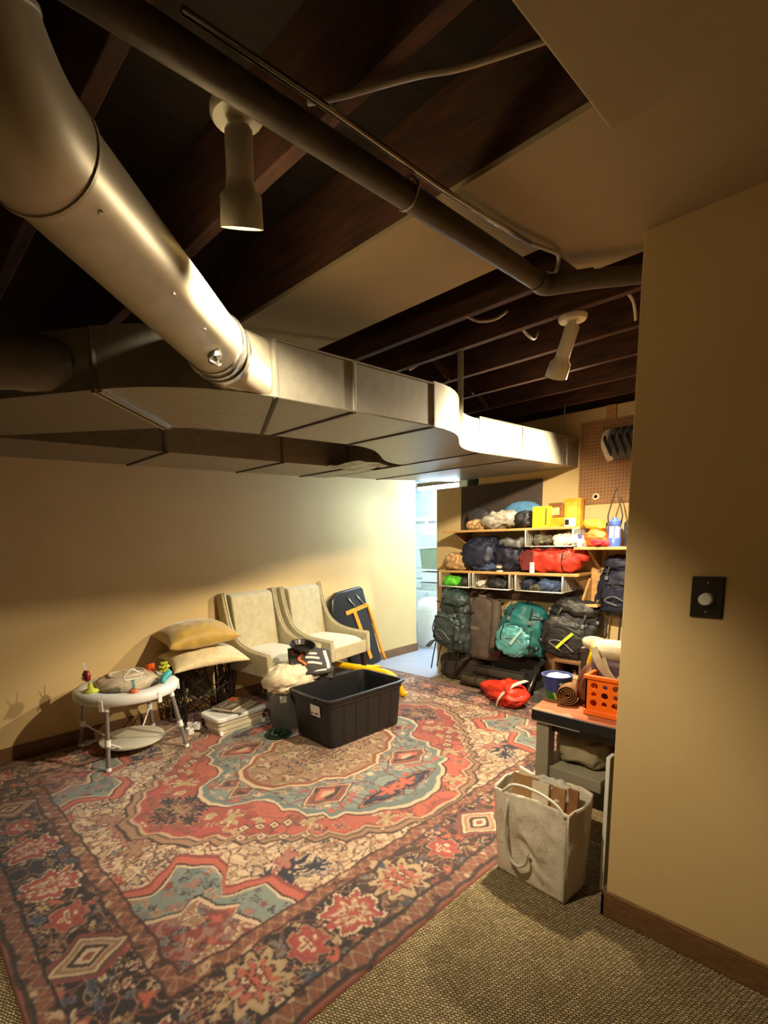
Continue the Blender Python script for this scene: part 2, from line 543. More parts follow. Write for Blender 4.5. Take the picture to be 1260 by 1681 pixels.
    # --- red medallion with stepped edge
    med = [(1.23,-1),(1.23,0.10),(1.17,0.13),(1.15,0.22),(1.10,0.26),(1.07,0.34),(0.98,0.36),(0.97,0.42),(0.90,0.43),(0.89,0.49),(0.82,0.50),(0.81,0.56),(0.74,0.57),(0.73,0.63),(0.66,0.64),(0.65,0.71),(0.57,0.72),(0.55,0.80),(0.42,0.82),(0.36,0.90),(0.20,0.92),(0.16,0.97),(-1,0.97),(-1,-1)]
    for k, c in ((1.075,'dbrown'),(1.06,'tan'),(1.03,'brown'),(1.015,'cream2'),(0.998,'red')):
        put(poly(grow(med, k)) & field, c)
    redm = poly(grow(med, 0.99)) & field
    put(redm & (snoise(3.0) > 0.25), 'coral'); put(redm & (snoise(3.5) > 1.0), 'rose')
    vines(redm, 24, 'rust', 0.10)
    scatter(redm, 110, (0.012, 0.036), [('cream','gold'),('rust','coral'),('pink','cream'),('dbrown','rust'),('cream2','tan','rose'),('rose','rust')])
    # checker steps of small squares along the medallion edge
    for (cx, cy) in ((0.86,0.40),(0.80,0.44),(0.74,0.49),(0.68,0.53),(0.62,0.58),(0.92,0.46),(0.84,0.53),(0.76,0.60),(0.68,0.67)):
        s = 0.026 - np.maximum(np.abs(a-cx), np.abs(b-cy))
        put(s > 0, 'dbrown'); put(s > 0.007, 'cream'); put(s > 0.018, 'rose')
    # dark jagged rosettes at the medallion ends
    for (cx, cy, r) in ((1.02,0.03,0.10),(1.11,0.0,0.07),(0.93,0.06,0.05),(1.03,0.13,0.045)):
        motif(cx, cy, r, 9, 0.30, 0.3, ('tan','ink','ink','ink','ink','ink','rust','ink','tan'), 0.008, field)
    for (cx, cy) in ((0.86,0.28),(0.30,0.86),(0.58,0.60)):
        motif(cx, cy, 0.05, 6, 0.45, 0.3, ('rust','cream','gold'), 0.007, field, 1.5, 0.8, 0.6)
    # --- blue-green inner medallion
    inn = [(0.87,-1),(0.87,0.06),(0.80,0.16),(0.70,0.20),(0.62,0.24),(0.60,0.32),(0.62,0.40),(0.56,0.46),(0.58,0.54),(0.50,0.58),(0.50,0.65),(0.42,0.66),(0.36,0.73),(0.26,0.76),(0.18,0.82),(0.10,0.86),(-1,0.86),(-1,-1)]
    for k, c in ((1.03,'dbrown'),(1.015,'cream'),(0.985,'teal2'),(0.93,'teal')):
        put(poly(grow(inn, k)) & field, c)
    im = poly(grow(inn, 0.94)) & field
    put(im & (snoise(5) > 0.9), 'grey'); put(im & (snoise(6) > 1.25), 'pink')
    vines(im, 18, 'rose', 0.10); vines(im, 22, 'brown', 0.08)
    scatter(im, 80, (0.012, 0.038), [('rose','coral'),('cream','tan'),('brown','teal2'),('navy','blue'),('gold','cream')])
    motif(0.10, 0.68, 0.11, 4, 0.12, 0, ('dbrown','pink','navy','navy','navy','navy','blue'), 0.011, im, 1.8, 0.55)
    motif(0.06, 0.66, 0.055, 5, 0.4, 0, ('rust','coral'), 0.012, im, 1.4, 0.8)
    # diamonds
    for (cx, cy, r) in ((0.34, 0.45, 0.16), (0.66, 0.07, 0.10)):
        s = r - (np.abs(a-cx)*0.85+np.abs(b-cy)*1.25)
        for t, c in ((0,'dbrown'),(0.012,'cream'),(0.024,'rust'),(0.05,'brown'),(0.075,'coral'),(0.11,'cream2')):
            put(s > t, c)
        put((s > 0.03) & (snoise(60) > 0.9), 'dbrown')
    # --- tan centre
    cen = [(0.58,-1),(0.58,0.08),(0.53,0.17),(0.42,0.22),(0.36,0.28),(0.22,0.30),(0.14,0.38),(-1,0.40),(-1,-1)]
    for k, c in ((1.05,'brown'),(1.03,'cream'),(0.98,'rust'),(0.92,'tan')):
        put(poly(grow(cen, k)), c)
    cm = poly(grow(cen, 0.90))
    vines(cm, 24, 'brown', 0.2); vines(cm, 30, 'cream2', 0.1)
    scatter(cm, 44, (0.014, 0.036), [('brown','tan'),('grey','gold'),('dbrown','cream2'),('teal2','tan')])
    motif(0.0, 0.0, 0.13, 8, 0.2, 0, ('dbrown','cream2','brown','brown','gold','brown'), 0.013, None, 1.3, 0.9)
    motif(0.26, 0.07, 0.06, 6, 0.3, 0, ('dbrown','grey','tan'), 0.010)
    # --- inner guard stripe
    def stripe(lo, hi, ground, lines, ink, fr):
        m = (d > lo) & (d < hi); put(m, ground)
        run = np.where((HX-a) < (HY-b), b, a)
        t = (d-lo)/(hi-lo)
        wv = 0.5+0.33*np.sin(run*fr)
        put(m & (np.abs(t-wv) < 0.13), ink)
        put(m & (np.abs(t-(1-wv)) < 0.10), 'tan'); put(m & (snoise(70) > 1.0), 'dbrown'); put(m & (snoise(80) > 1.15), 'cream2')
        put(m & (np.hypot((np.mod(run*fr/PI, 1)-0.5)*0.8, t-0.5) < 0.14), 'rust')
        put(((d > lo-0.006) & (d < lo+0.005)) | ((d > hi-0.005) & (d < hi+0.006)), lines)
    # --- main border on dark ground
    bd = (d > 0.10) & (d < 0.36)
    put(bd, 'ink'); put(bd & (snoise(4) > 0.5), 'navy'); put(bd & (snoise(4) > 1.3), 'dbrown')
    vines(bd, 36, 'brown', 0.14); vines(bd, 44, 'tan', 0.08); vines(bd, 50, 'rose', 0.06)
    scatter(bd, 260, (0.010, 0.028), [('cream2','brown'),('tan','ink','rose'),('brown','coral'),('brown','grey'),('cream2','gold'),('tan','dbrown','rust'),('cream','dbrown','pink'),('grey','blue'),('brown','tan'),('cream2','ink')], minsep=0.72)
    def rosette(cx, cy, kind):
        if kind == 0:
            motif(cx, cy, 0.115, 8, 0.12, 0.4, ('ink','cream','rose','red','red','pink','cream','cream2','rust','cream2','red'), 0.010, bd, 1.15, 0.95)
        elif kind == 1:
            motif(cx, cy, 0.12, 10, 0.18, 0, ('ink','gold','cream2','cream2','gold','dbrown','coral','pink','coral','coral'), 0.009, bd, 1.05, 0.95)
            for sx in (-1, 1):
                for sy in (-1, 1):
                    motif(cx+sx*0.025, cy+sy*0.02, 0.018, 5, 0.3, 0, ('dbrown','cream'), 0.011, bd)
        elif kind == 2:
            s = 0.15 - (np.abs(a-cx)+np.abs(b-cy)*1.25)
            for t, c in ((-0.02,'rose'),(0,'brown'),(0.02,'cream'),(0.035,'tan'),(0.06,'cream2'),(0.075,'dbrown'),(0.10,'cream'),(0.125,'rust')):
                put((s > t) & bd, c)
        else:
            motif(cx, cy, 0.085, 6, 0.10, 0.5, ('ink','tan','red','rose','red','red'), 0.009, bd)
            motif(cx, cy, 0.03, 4, 0.4, 0, ('cream','rust'), 0.012, bd)
    mid = HY-0.23; midx = HX-0.23
    for i, cx in enumerate((0.0, 0.30, 0.60, 0.88, 1.10, 1.32)):
        rosette(cx, mid, (2, 3, 1, 0, 3, 1)[i])
    for i, cy in enumerate((0.18, 0.44, 0.70)):
        rosette(midx, cy, (0, 3, 2)[i])
    rosette(midx, mid, 0)
    stripe(0.36, 0.425, 'rust', 'dbrown', 'brown', 104)
    stripe(0.028, 0.10, 'brown', 'ink', 'rust', 92)
    put(d < 0.024, 'dbrown'); put((d < 0.014), 'rust')
    # wear, abrash and knot speckle
    wear = 1 + 0.07*snoise(7)[..., None]
    C = C*wear
    C = C*(1+rng.uniform(-0.10, 0.10, A.shape)[..., None])
    C = np.clip(C, 0, 1)
    full = np.concatenate([C[::-1], C], 0)
    full = np.concatenate([full[:, ::-1], full], 1)
    # light softening between knots
    k = full.copy()
    k[1:-1, 1:-1] = full[1:-1, 1:-1]*0.6+0.1*(full[:-2, 1:-1]+full[2:, 1:-1]+full[1:-1, :-2]+full[1:-1, 2:])
    n0, n1 = k.shape[:2]
    X, Y = np.meshgrid(np.linspace(-1, 1, n0), np.linspace(-1, 1, n1), indexing='ij')
    ab = 1+0.06*np.sin(X*9.3+1.0)+0.05*np.sin(Y*13+X*3)
    g = k.mean(2, keepdims=True)
    k = (k*0.88+g*0.12)*0.84
    return np.clip(k*ab[..., None], 0, 1)

def make_rug():
    x0, x1, y0, y1 = 0.155, 3.985, 1.075, 3.945
    step = 0.005
    colr = rug_pattern(x1-x0, y1-y0, step)
    nx, ny = colr.shape[:2]
    xs = np.linspace(x0, x1, nx); ys = np.linspace(y0, y1, ny)
    X, Y = np.meshgrid(xs, ys, indexing='ij')
    rng = np.random.RandomState(3)
    Z = 0.011 + rng.uniform(-0.0006, 0.0006, X.shape) + 0.0015*np.sin(X*3.1)*np.sin(Y*2.7)
    e = np.zeros_like(Z, bool); e[0, :] = e[-1, :] = e[:, 0] = e[:, -1] = True
    Z[e] = 0.0005
    co = np.stack([X, Y, Z], -1).reshape(-1, 3).astype(np.float32)
    idx = np.arange(nx*ny).reshape(nx, ny)
    q = np.stack([idx[:-1, :-1], idx[1:, :-1], idx[1:, 1:], idx[:-1, 1:]], -1).reshape(-1, 4).astype(np.int32)
    me = bpy.data.meshes.new('area_rug')
    me.vertices.add(len(co)); me.vertices.foreach_set('co', co.ravel())
    me.loops.add(q.size); me.loops.foreach_set('vertex_index', q.ravel())
    me.polygons.add(len(q)); me.polygons.foreach_set('loop_start', np.arange(0, q.size, 4, dtype=np.int32))
    me.update(calc_edges=True)
    at = me.color_attributes.new('knots', 'FLOAT_COLOR', 'POINT')
    rgba = np.ones((nx*ny, 4), np.float32); rgba[:, :3] = colr.reshape(-1, 3)
    at.data.foreach_set('color', rgba.ravel())
    m = bpy.data.materials.new('wool_rug'); m.use_nodes = True
    nt = m.node_tree; b = nt.nodes['Principled BSDF']
    b.inputs['Roughness'].default_value = 0.85
    b.inputs['Sheen Weight'].default_value = 0.15
    va = nt.nodes.new('ShaderNodeVertexColor'); va.layer_name = 'knots'
    nt.links.new(va.outputs['Color'], b.inputs['Base Color'])
    n = nt.nodes.new('ShaderNodeTexNoise'); n.inputs['Scale'].default_value = 260
    bn = nt.nodes.new('ShaderNodeBump'); bn.inputs['Strength'].default_value = 0.35; bn.inputs['Distance'].default_value = 0.003
    nt.links.new(n.outputs['Fac'], bn.inputs['Height']); nt.links.new(bn.outputs['Normal'], b.inputs['Normal'])
    me.materials.append(m)
    o = bpy.data.objects.new('area_rug', me); col.objects.link(o)
    tag(o, 'large worn red, cream and navy medallion rug covering most of the carpet', 'rug')
make_rug()

# ------------------------------------------------------------------ ceiling spot lamps
def spot_lamp(label, loc, watts, aim, head_drop=0.115, canopy_r=0.058, pivot=0.04):
    """canopy on the joist; stem, can and bulb swing from a pivot so that the can looks along aim"""
    t = thing('ceiling_spot_lamp', label, 'lamp', loc, 0, 'white enamel ceiling spot lamps')
    MB().lathe([(0.0, 0.0), (canopy_r, 0.0), (canopy_r, -0.012), (canopy_r*0.9, -0.02), (0.0, -0.022)], 28).build('canopy', WHITEMETAL, t, smooth=True, angle=40)
    q = Vector((0, 0, -1)).rotation_difference(Vector(aim).normalized())
    m = q.to_matrix()
    pv = Vector((0, 0, -pivot))
    MB().cyl((0, 0, -0.015), (0, 0, -pivot-0.008), 0.014, n=14).build('swivel', WHITEMETAL, t, smooth=True, angle=40)
    MB().lathe([(0.0, 0.012), (0.022, 0.010), (0.030, 0.0), (0.030, -head_drop), (0.0, -head_drop)], 24, c=pv, m=m).build('stem', WHITEMETAL, t, smooth=True, angle=40)
    z0 = -head_drop+0.005; z1 = z0-0.088
    prof = [(0.0, z0), (0.031, z0), (0.033, z0-0.016), (0.046, z0-0.03), (0.049, z1), (0.045, z1), (0.043, z0-0.034), (0.02, z0-0.022), (0.0, z0-0.02)]
    MB().lathe(prof, 28, c=pv, m=m).build('can_shade', WHITEMETAL, t, smooth=True, angle=40)
    bulb = M('bulb_glow', (255,226,160), rough=0.4, var=0.0, emit=14.0)
    MB().lathe([(0.0, z0-0.03), (0.018, z0-0.032), (0.034, z0-0.058), (0.036, z0-0.068), (0.0, z0-0.078)], 24, c=pv, m=m).build('bulb', bulb, t, smooth=True)
    ld = bpy.data.lights.new('spot_bulb_light', 'SPOT')
    ld.energy = watts; ld.color = LAMP_COL
    ld.spot_size = math.radians(126); ld.spot_blend = 0.4; ld.shadow_soft_size = 0.03
    lo = bpy.data.objects.new('spot_bulb_light', ld); col.objects.link(lo)
    lo.parent = t
    lo.location = pv + m @ Vector((0, 0, z1-0.004))
    lo.rotation_euler = m.to_euler()
    return t
spot_lamp('white ceiling spot lamp with bright rim, nearest, under the thick pipe', (0.70, 1.045, 2.352), LAMP_W[0], (0.21, 0.36, -0.91), head_drop=0.085)
spot_lamp('tilted white ceiling spot lamp on the far joists before the pegboard', (2.375, 1.062, 2.352), LAMP_W[1], (0.30, 0.46, -0.83), head_drop=0.125)
spot_lamp('white ceiling spot lamp hidden behind the right wall near the shelves', (3.86, 1.09, 2.352), LAMP_W[2], (-0.58, 0.45, -0.7), head_drop=0.07, pivot=0.03)

# shop light with fluorescent tubes hanging at the hall opening
t = thing('fluorescent_light', 'glaring white fluorescent shop light at the hall opening under the duct', 'light', (4.42, 2.93, 1.912))
MB().prism([(-0.05,0.055),(-0.05,0.03),(-0.08,0.012),(0.08,0.012),(0.05,0.03),(0.05,0.055)], 0.0, 0.62, 'y').build('housing', WHITEMETAL, t)
tube_m = M('tube_glow', (214,238,255), var=0.0, emit=TUBE_STRENGTH)
for dx in (-0.035, 0.035):
    MB().cyl((dx, 0.02, 0.0), (dx, 0.60, 0.0), 0.012, n=12).build('tube', tube_m, t, smooth=True)
for dy in (0.01, 0.60):
    MB().box(-0.06, 0.06, dy, dy+0.012, -0.016, 0.03).build('end_cap', WHITEP, t)
for dy in (0.1, 0.5):
    MB().cyl((0, dy, 0.055), (0, dy, 0.70), 0.003, n=6).build('hanger_wire', STEEL, t)

t = thing('fluorescent_light', 'fluorescent ceiling light deep inside the bright hall', 'light', (5.50, 3.20, 2.28))
MB().prism([(-0.06,0.06),(-0.06,0.03),(-0.09,0.012),(0.09,0.012),(0.06,0.03),(0.06,0.06)], 0.0, 1.2, 'y').build('housing', WHITEMETAL, t)
tube_h = M('hall_tube_glow', (205,232,255), var=0.0, emit=HALL_TUBE_STRENGTH)
for dx in (-0.04, 0.04):
    MB().cyl((dx, 0.02, 0.0), (dx, 1.18, 0.0), 0.012, n=12).build('tube', tube_h, t, smooth=True)
for dy in (0.005, 1.18):
    MB().box(-0.07, 0.07, dy, dy+0.014, -0.016, 0.03).build('end_cap', WHITEP, t)

# ------------------------------------------------------------------ rectangular ducts
ZB, ZT = 1.93, 2.115
def arc_pts(p0, p1, p2, p3, n=8): return [q[:2] for q in bez((*p0,0), (*p1,0), (*p2,0), (*p3,0), n)]
d1 = thing('rectangular_duct', 'long sheet-metal duct with an S-bend running to the pegboard wall', 'duct', (0, 0, 0))
def section(name, poly, z0, z1, parent, mat=METAL, label=None):
    o = MB().prism(poly, z0, z1, 'z').build(name, mat, parent, smooth=True, angle=30)
    if label: o['label'] = label
    return o
near_curve = arc_pts((0.594,1.765),(0.70,1.62),(0.88,1.52),(1.105,1.512))
section('duct_section', near_curve+[(1.42,2.075),(1.15,2.08),(1.008,2.171)], ZB, ZT, d1)
section('duct_section', [(1.107,1.511),(1.48,1.511),(1.48,2.073),(1.424,2.075)], ZB, ZT, d1)
section('duct_section', [(1.482,1.511),(1.982,1.508),(1.962,2.056),(1.482,2.073)], ZB, ZT, d1)
sn = arc_pts((1.984,1.508),(2.38,1.508),(2.45,1.832),(2.868,1.832), 14)
sf = arc_pts((2.868,2.45),(2.50,2.45),(2.36,2.06),(1.964,2.056), 14)
section('duct_section', sn+sf, ZB, ZT+0.012, d1, label='curved S-bend section')
section('duct_section', [(2.87,1.832),(3.384,1.825),(3.384,3.2),(2.87,3.2)], ZB, ZT+0.025, d1)
section('duct_section', [(3.386,1.825),(4.248,1.815),(4.248,3.0),(3.386,3.2)], ZB, ZT+0.025, d1)
# left end turning back towards the wall
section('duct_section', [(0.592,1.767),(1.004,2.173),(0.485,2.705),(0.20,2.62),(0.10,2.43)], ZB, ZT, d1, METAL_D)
# joints: upright cleats on the near face, flat drive cleats underneath
for (x, y, zt) in ((1.106,1.511,ZT),(1.481,1.511,ZT),(1.983,1.508,ZT),(2.869,1.832,ZT+0.025),(3.385,1.825,ZT+0.025),(4.05,1.817,ZT+0.025)):
    MB().box(x-0.007, x+0.007, y-0.007, y+0.002, ZB-0.003, zt+0.003).build('standing_cleat', METAL, d1, bevel=0.002)
DARKGAP = M('joint_sealant', (66,60,50), rough=0.7, var=0.1)
for (xa, ya, xb, yb) in ((1.106,1.511,1.424,2.075),(1.481,1.511,1.481,2.073),(1.983,1.508,1.963,2.056),(2.869,1.832,2.869,3.2),(3.385,1.825,3.385,3.2)):
    dx, dy = xb-xa, yb-ya; L = math.hypot(dx, dy)
    MB().obox(((xa+xb)/2, (ya+yb)/2, ZB-0.002), (L, 0.016, 0.006), (0, 0, math.atan2(dy, dx))).build('drive_cleat', DARKGAP, d1)
dx, dy = 1.006-0.593, 2.172-1.766
for off in (-0.012, 0.012):
    MB().obox((0.80+off*0.7, 1.969-off*0.7, ZB-0.004), (math.hypot(dx, dy), 0.012, 0.009), (0, 0, math.atan2(dy, dx))).build('drive_cleat', STEEL, d1)
MB().box(0.588, 0.602, 1.757, 1.771, ZB, ZT).build('standing_cleat', METAL_D, d1)
# edge lips along the near face
for (pa, pb, z) in (((1.11,1.508),(1.98,1.505),ZB),((1.11,1.508),(1.98,1.505),ZT),((2.87,1.829),(4.24,1.812),ZB),((2.87,1.829),(4.24,1.812),ZT+0.025)):
    MB().tube([(pa[0],pa[1],z),(pb[0],pb[1],z)], 0.004, 6).build('edge_lip', METAL, d1)
# hanger straps
MB().strip([(2.36,1.625,2.36),(2.365,1.628,2.24),(2.372,1.632,2.12),(2.375,1.632,1.94)], 0.028, 0.002, up=(0.9,0.45,0)).build('hanger_strap', METAL, d1)
MB().strip([(3.97,1.81,2.37),(3.97,1.81,2.15),(3.97,1.813,1.935)], 0.018, 0.002, up=(0,1,0)).build('hanger_strap', METAL, d1)
# round ribbed elbow on the dark left end
el = [(0.30+0.16*math.cos(a), 2.02-0.05+0.16*math.sin(a)*0.4, 2.02) for a in np.linspace(PI*0.9, PI*0.1, 5)]
MB().tube(spline([(0.05,2.08,2.02),(0.22,1.99,2.02),(0.40,1.93,2.02),(0.56,1.90,2.02)], 5), [0.082+0.004*(i % 2) for i in range(16)], 20).build('ribbed_elbow', METAL_D, d1, smooth=True, angle=25)

d2 = thing('rectangular_duct', 'flat sheet-metal duct close to the back wall, behind the S-bend duct', 'duct', (0, 0, 0))
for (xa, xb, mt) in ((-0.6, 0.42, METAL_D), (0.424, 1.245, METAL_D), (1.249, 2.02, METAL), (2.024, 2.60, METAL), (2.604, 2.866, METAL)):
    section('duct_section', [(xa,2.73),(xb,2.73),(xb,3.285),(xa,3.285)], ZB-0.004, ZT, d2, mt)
for x in (0.422, 1.247, 2.022, 2.602):
    MB().box(x-0.010, x+0.010, 2.72, 3.29, ZB-0.011, ZB-0.004).build('drive_cleat', DARKGAP, d2)
    MB().box(x-0.008, x+0.008, 2.722, 2.732, ZB-0.010, ZT).build('standing_cleat', METAL_D, d2)
# crumpled patch where the two ducts join
mb = MB()
def patch(u, v):
    x = 2.40+u*0.36; y = 2.40+v*0.34+0.05*u
    return (x, y, ZB-0.010+0.016*nz((x*5, y*5, 0), 2.2, 3))
mb.grid(patch, 14, 10)
mb.build('foil_patch', METAL, d2, smooth=False, solid=0.003)

# ------------------------------------------------------------------ round pipe branching into the duct
rp = thing('round_duct_pipe', 'fat round metal pipe slanting across the ceiling into the duct', 'pipe', (0, 0, 0))
R0 = 0.088; ZP = 2.03
pa = Vector((0.262,0.925,ZP)); pb = Vector((0.845,1.455,ZP))
dirp = (pb-pa).normalized()
MB().cyl(pa, pb, R0, n=40).build('straight_pipe', PIPEMETAL, rp, smooth=True, angle=40)
# gored elbow turning up to the joists
ep = [pa+dirp*0.01]
for k in range(1, 6):
    an = k/5*PI/2
    ep.append(pa - dirp*(0.16*math.sin(an)) + Vector((0,0,0.16*(1-math.cos(an)))))
ep.append(ep[-1] + Vector((0,0,0.155)))
MB().tube(spline([tuple(q) for q in ep], 4), R0+0.004, 40).build('elbow', PIPEMETAL, rp, smooth=True, angle=40)
for q0, q1 in ((ep[0], ep[1]), (ep[3], ep[4])):
    dv = (q1-q0).normalized()
    MB().cyl(q0-dv*0.003, q0+dv*0.003, R0+0.0065, n=40).build('seam_bead', PIPEMETAL, rp, smooth=True, angle=40)
# crimped collar, draw bands and square boot on the duct face
c0 = pb - dirp*0.02
prof_pts = [c0 + dirp*s for s in (0.0, 0.02, 0.024, 0.036, 0.04, 0.058, 0.062, 0.074, 0.078, 0.115)]
MB().tube(prof_pts, [R0+0.003, R0+0.004, R0+0.010, R0+0.010, R0+0.004, R0+0.004, R0+0.010, R0+0.010, R0+0.004, R0+0.006], 36).build('crimped_collar', STEEL, rp, smooth=True, angle=25)
e0 = c0 + dirp*0.10
# boot: round to rectangular
n = 36; ring0 = []; ring1 = []
sd = Vector((-dirp.y, dirp.x, 0))
for j in range(n):
    an = 2*PI*j/n
    ring0.append(e0 + sd*(math.cos(an)*(R0+0.005)) + Vector((0,0,math.sin(an)*(R0+0.005))))
    ca, sa = math.cos(an), math.sin(an)
    k = 1/max(abs(ca), abs(sa))
    ring1.append(Vector((0.985 - ca*k*0.118, 1.516 + (0.05 if ca > 0 else 0.0)*0.5, 2.022 + sa*k*0.09)))
vs = ring0+ring1
mb = MB(); mb.add(vs, [(j, (j+1) % n, n+(j+1) % n, n+j) for j in range(n)])
mb.build('boot', PIPEMETAL, rp, smooth=True, angle=35)
hp = pb - dirp*0.14 + Vector((dirp.y, -dirp.x, 0))*R0*0.45 + Vector((0,0,-R0*0.9))
MB().cyl(hp+Vector((0,0,0.012)), hp+Vector((0.004,-0.004,-0.008)), 0.020, n=16).build('damper_plate', STEEL, rp, smooth=True, angle=40)
kb = MB().cyl(hp, hp+Vector((0.006,-0.006,-0.022)), 0.006, n=8)
kb.tube([hp+Vector((-0.02,-0.01,-0.020)), hp+Vector((0.006,-0.006,-0.026)), hp+Vector((0.022,0.004,-0.018))], 0.005, 6)
kb.build('damper_handle', STEEL, rp, smooth=True)
for s in (0.05, 0.33, 0.52):
    q = pa + dirp*s + Vector((dirp.y, -dirp.x, 0))*R0*0.7 - Vector((0,0,R0*0.70))
    MB().lathe([(0, 0.004), (0.005, 0.003), (0.006, -0.001), (0, -0.003)], 8, c=q).build('sheet_screw', STEEL, rp)

# ------------------------------------------------------------------ drain pipe, conduit, loose cables under the joists
dp = thing('drain_pipe', 'thick dull drain pipe crossing under the joists and bending at the right wall', 'pipe', (0, 0, 0))
MB().cyl((-2.25,0.915,2.285), (1.79,0.915,2.272), 0.029, n=20).build('straight_run', OLDPIPE, dp, smooth=True, angle=40)
MB().tube(spline([(1.76,0.915,2.272),(1.82,0.912,2.271),(1.85,0.87,2.27),(1.90,0.79,2.27)], 6), 0.032, 20).build('elbow_fitting', OLDPIPE, dp, smooth=True, angle=40)
MB().cyl((1.88,0.825,2.27), (2.03,0.62,2.265), 0.029, n=20).build('straight_run', OLDPIPE, dp, smooth=True, angle=40)
MB().tube(spline([(2.02,0.64,2.266),(2.05,0.595,2.26),(2.06,0.575,2.22),(2.06,0.575,2.16)], 6), 0.032, 20).build('elbow_fitting', OLDPIPE, dp, smooth=True, angle=40)
MB().tube(spline([(2.06,0.575,2.17),(2.06,0.565,2.10),(2.06,0.53,2.065),(2.06,0.46,2.06)], 6), 0.032, 20).build('elbow_fitting', OLDPIPE, dp, smooth=True, angle=40)
MB().cyl((2.06,0.48,2.06), (2.06,0.102,2.06), 0.029, n=16).build('straight_run', OLDPIPE, dp, smooth=True, angle=40)
for x in (0.3, 1.1):
    MB().tube([(x+0.0, 0.915+0.034*math.cos(a), 2.28+0.034*math.sin(a)) for a in np.linspace(0, 2*PI, 17)[:-1]], 0.004, 6, closed=True).build('pipe_strap', STEEL, dp)
CABLE = M('cable_grey', (188,182,168), rough=0.5, var=0.05)
co_ = MB().tube([(0.50,0.893,2.318),(0.82,0.884,2.316),(1.19,0.884,2.314),(1.45,0.872,2.314),(1.61,0.86,2.312)], 0.007, 8).build('conduit', STEEL, None, smooth=True)
tag(co_, 'thin bright conduit beside the thick drain pipe', 'conduit')
def cable(label, pts, r=0.006):
    o = MB().tube(spline(pts, 6), r, 8).build('cable', CABLE, None, smooth=True)
    tag(o, label, 'cable', 'loose cables in the joists')
cable('pale cable curving from the conduit end to the drain pipe bend', [(1.61,0.86,2.312),(1.70,0.845,2.315),(1.78,0.85,2.325),(1.86,0.90,2.315),(1.92,0.97,2.36)])
cable('pale cable drooping beside the pipe at the right wall corner', [(1.90,0.86,2.315),(1.97,0.77,2.29),(2.03,0.70,2.285),(2.10,0.66,2.33)])
cable('dim cable crossing the nearest dark joist bays', [(0.80,0.93,2.345),(0.83,0.87,2.335),(0.92,0.74,2.34),(1.0,0.68,2.36),(1.1,0.55,2.38)])
cable('short cable loop under the first joist past the beige panel', [(2.0,1.36,2.36),(2.05,1.32,2.335),(2.11,1.28,2.345),(2.16,1.25,2.38)])
cable('short cable loop left of the tilted lamp', [(2.33,1.28,2.365),(2.40,1.275,2.338),(2.47,1.285,2.345),(2.53,1.30,2.39)])
cable('short cable end near the right wall above the tilted lamp', [(2.32,0.84,2.37),(2.40,0.835,2.35),(2.48,0.85,2.33),(2.52,0.86,2.31)])
# ------------------------------------------------------------------ toddler activity table
GREYTUBE = M('grey_leg_tube', (150,148,144), rough=0.35, metal=0.5, var=0.04)
t = thing('activity_table', 'round white toddler activity table with toys on its rim', 'activity table', (1.205, 3.585, 0.012))
MB().lathe([(0.20,0.430),(0.335,0.405),(0.345,0.415),(0.343,0.452),(0.325,0.468),(0.26,0.470),(0.215,0.458),(0.20,0.430)], 48).build('tray_ring', WHITEP, t, smooth=True, angle=50)
for an in (-2.4, -1.3, -0.35, 0.9, 2.3):
    MB().obox((0.342*math.cos(an), 0.342*math.sin(an), 0.415), (0.016, 0.03, 0.075), (0, 0, an)).build('rim_clip', WHITEP, t, bevel=0.004)
for (sx, sy) in ((-1,-1),(1,-1),(-1,1),(1,1)):
    f = Vector((sx*0.268, sy*0.298, 0.0)); tp = Vector((sx*0.215, sy*0.225, 0.41))
    k = f.lerp(tp, 0.42)
    lg = MB().cyl(f.lerp(tp, 0.03), tp, 0.0145, n=14).build('leg', GREYTUBE, t, smooth=True, angle=40)
    MB().cyl(f.lerp(tp, 0.37), f.lerp(tp, 0.47), 0.019, n=14).build('joint_sleeve', WHITEP, lg, smooth=True, angle=40)
    MB().cyl(f, f.lerp(tp, 0.05), 0.017, n=14).build('foot_cap', WHITEP, lg, smooth=True, angle=40)
    MB().cyl(f.lerp(tp, 0.90), tp, 0.018, n=14).build('top_cap', WHITEP, lg, smooth=True, angle=40)
    MB().cyl(k, (sx*0.13, sy*0.14, 0.07), 0.006, n=8).build('tray_rod', WHITEP, lg)
MB().lathe([(0.0,0.052),(0.205,0.052),(0.218,0.06),(0.218,0.072),(0.205,0.078),(0.0,0.074)], 40).build('lower_tray', M('pale_tray', (206,204,186), rough=0.5, var=0.06, vs=6), t, smooth=True, angle=40)
SEATF = M('woven_seat_fabric', (222,206,176), rough=0.95, var=0.14, vs=60, bump=0.5, bs=260)
s = blob_mb((0.42,0.40,0.125), 0.75, 1.0, wr=0.007, ws=16, seed=4, nu=56, nv=30)
s.build('fabric_seat', SEATF, t, smooth=True, loc=(0.03, 0.06, 0.40))
MB().tube([(0.03+0.12*math.cos(a), 0.06+0.10*math.sin(a), 0.518+0.006*math.sin(3*a)) for a in np.linspace(0, 2*PI, 33)[:-1]], 0.014, 8, closed=True).build('seat_hem', SEATF, t, smooth=True)
TOYR = M('toy_red', (150,40,36), rough=0.4); TOYO = M('toy_orange', (240,106,22), rough=0.4)
TOYY = M('toy_lime', (214,220,70), rough=0.4); TOYT = M('toy_teal', (60,168,168), rough=0.4); TOYD = M('toy_dark', (60,30,30), rough=0.5)
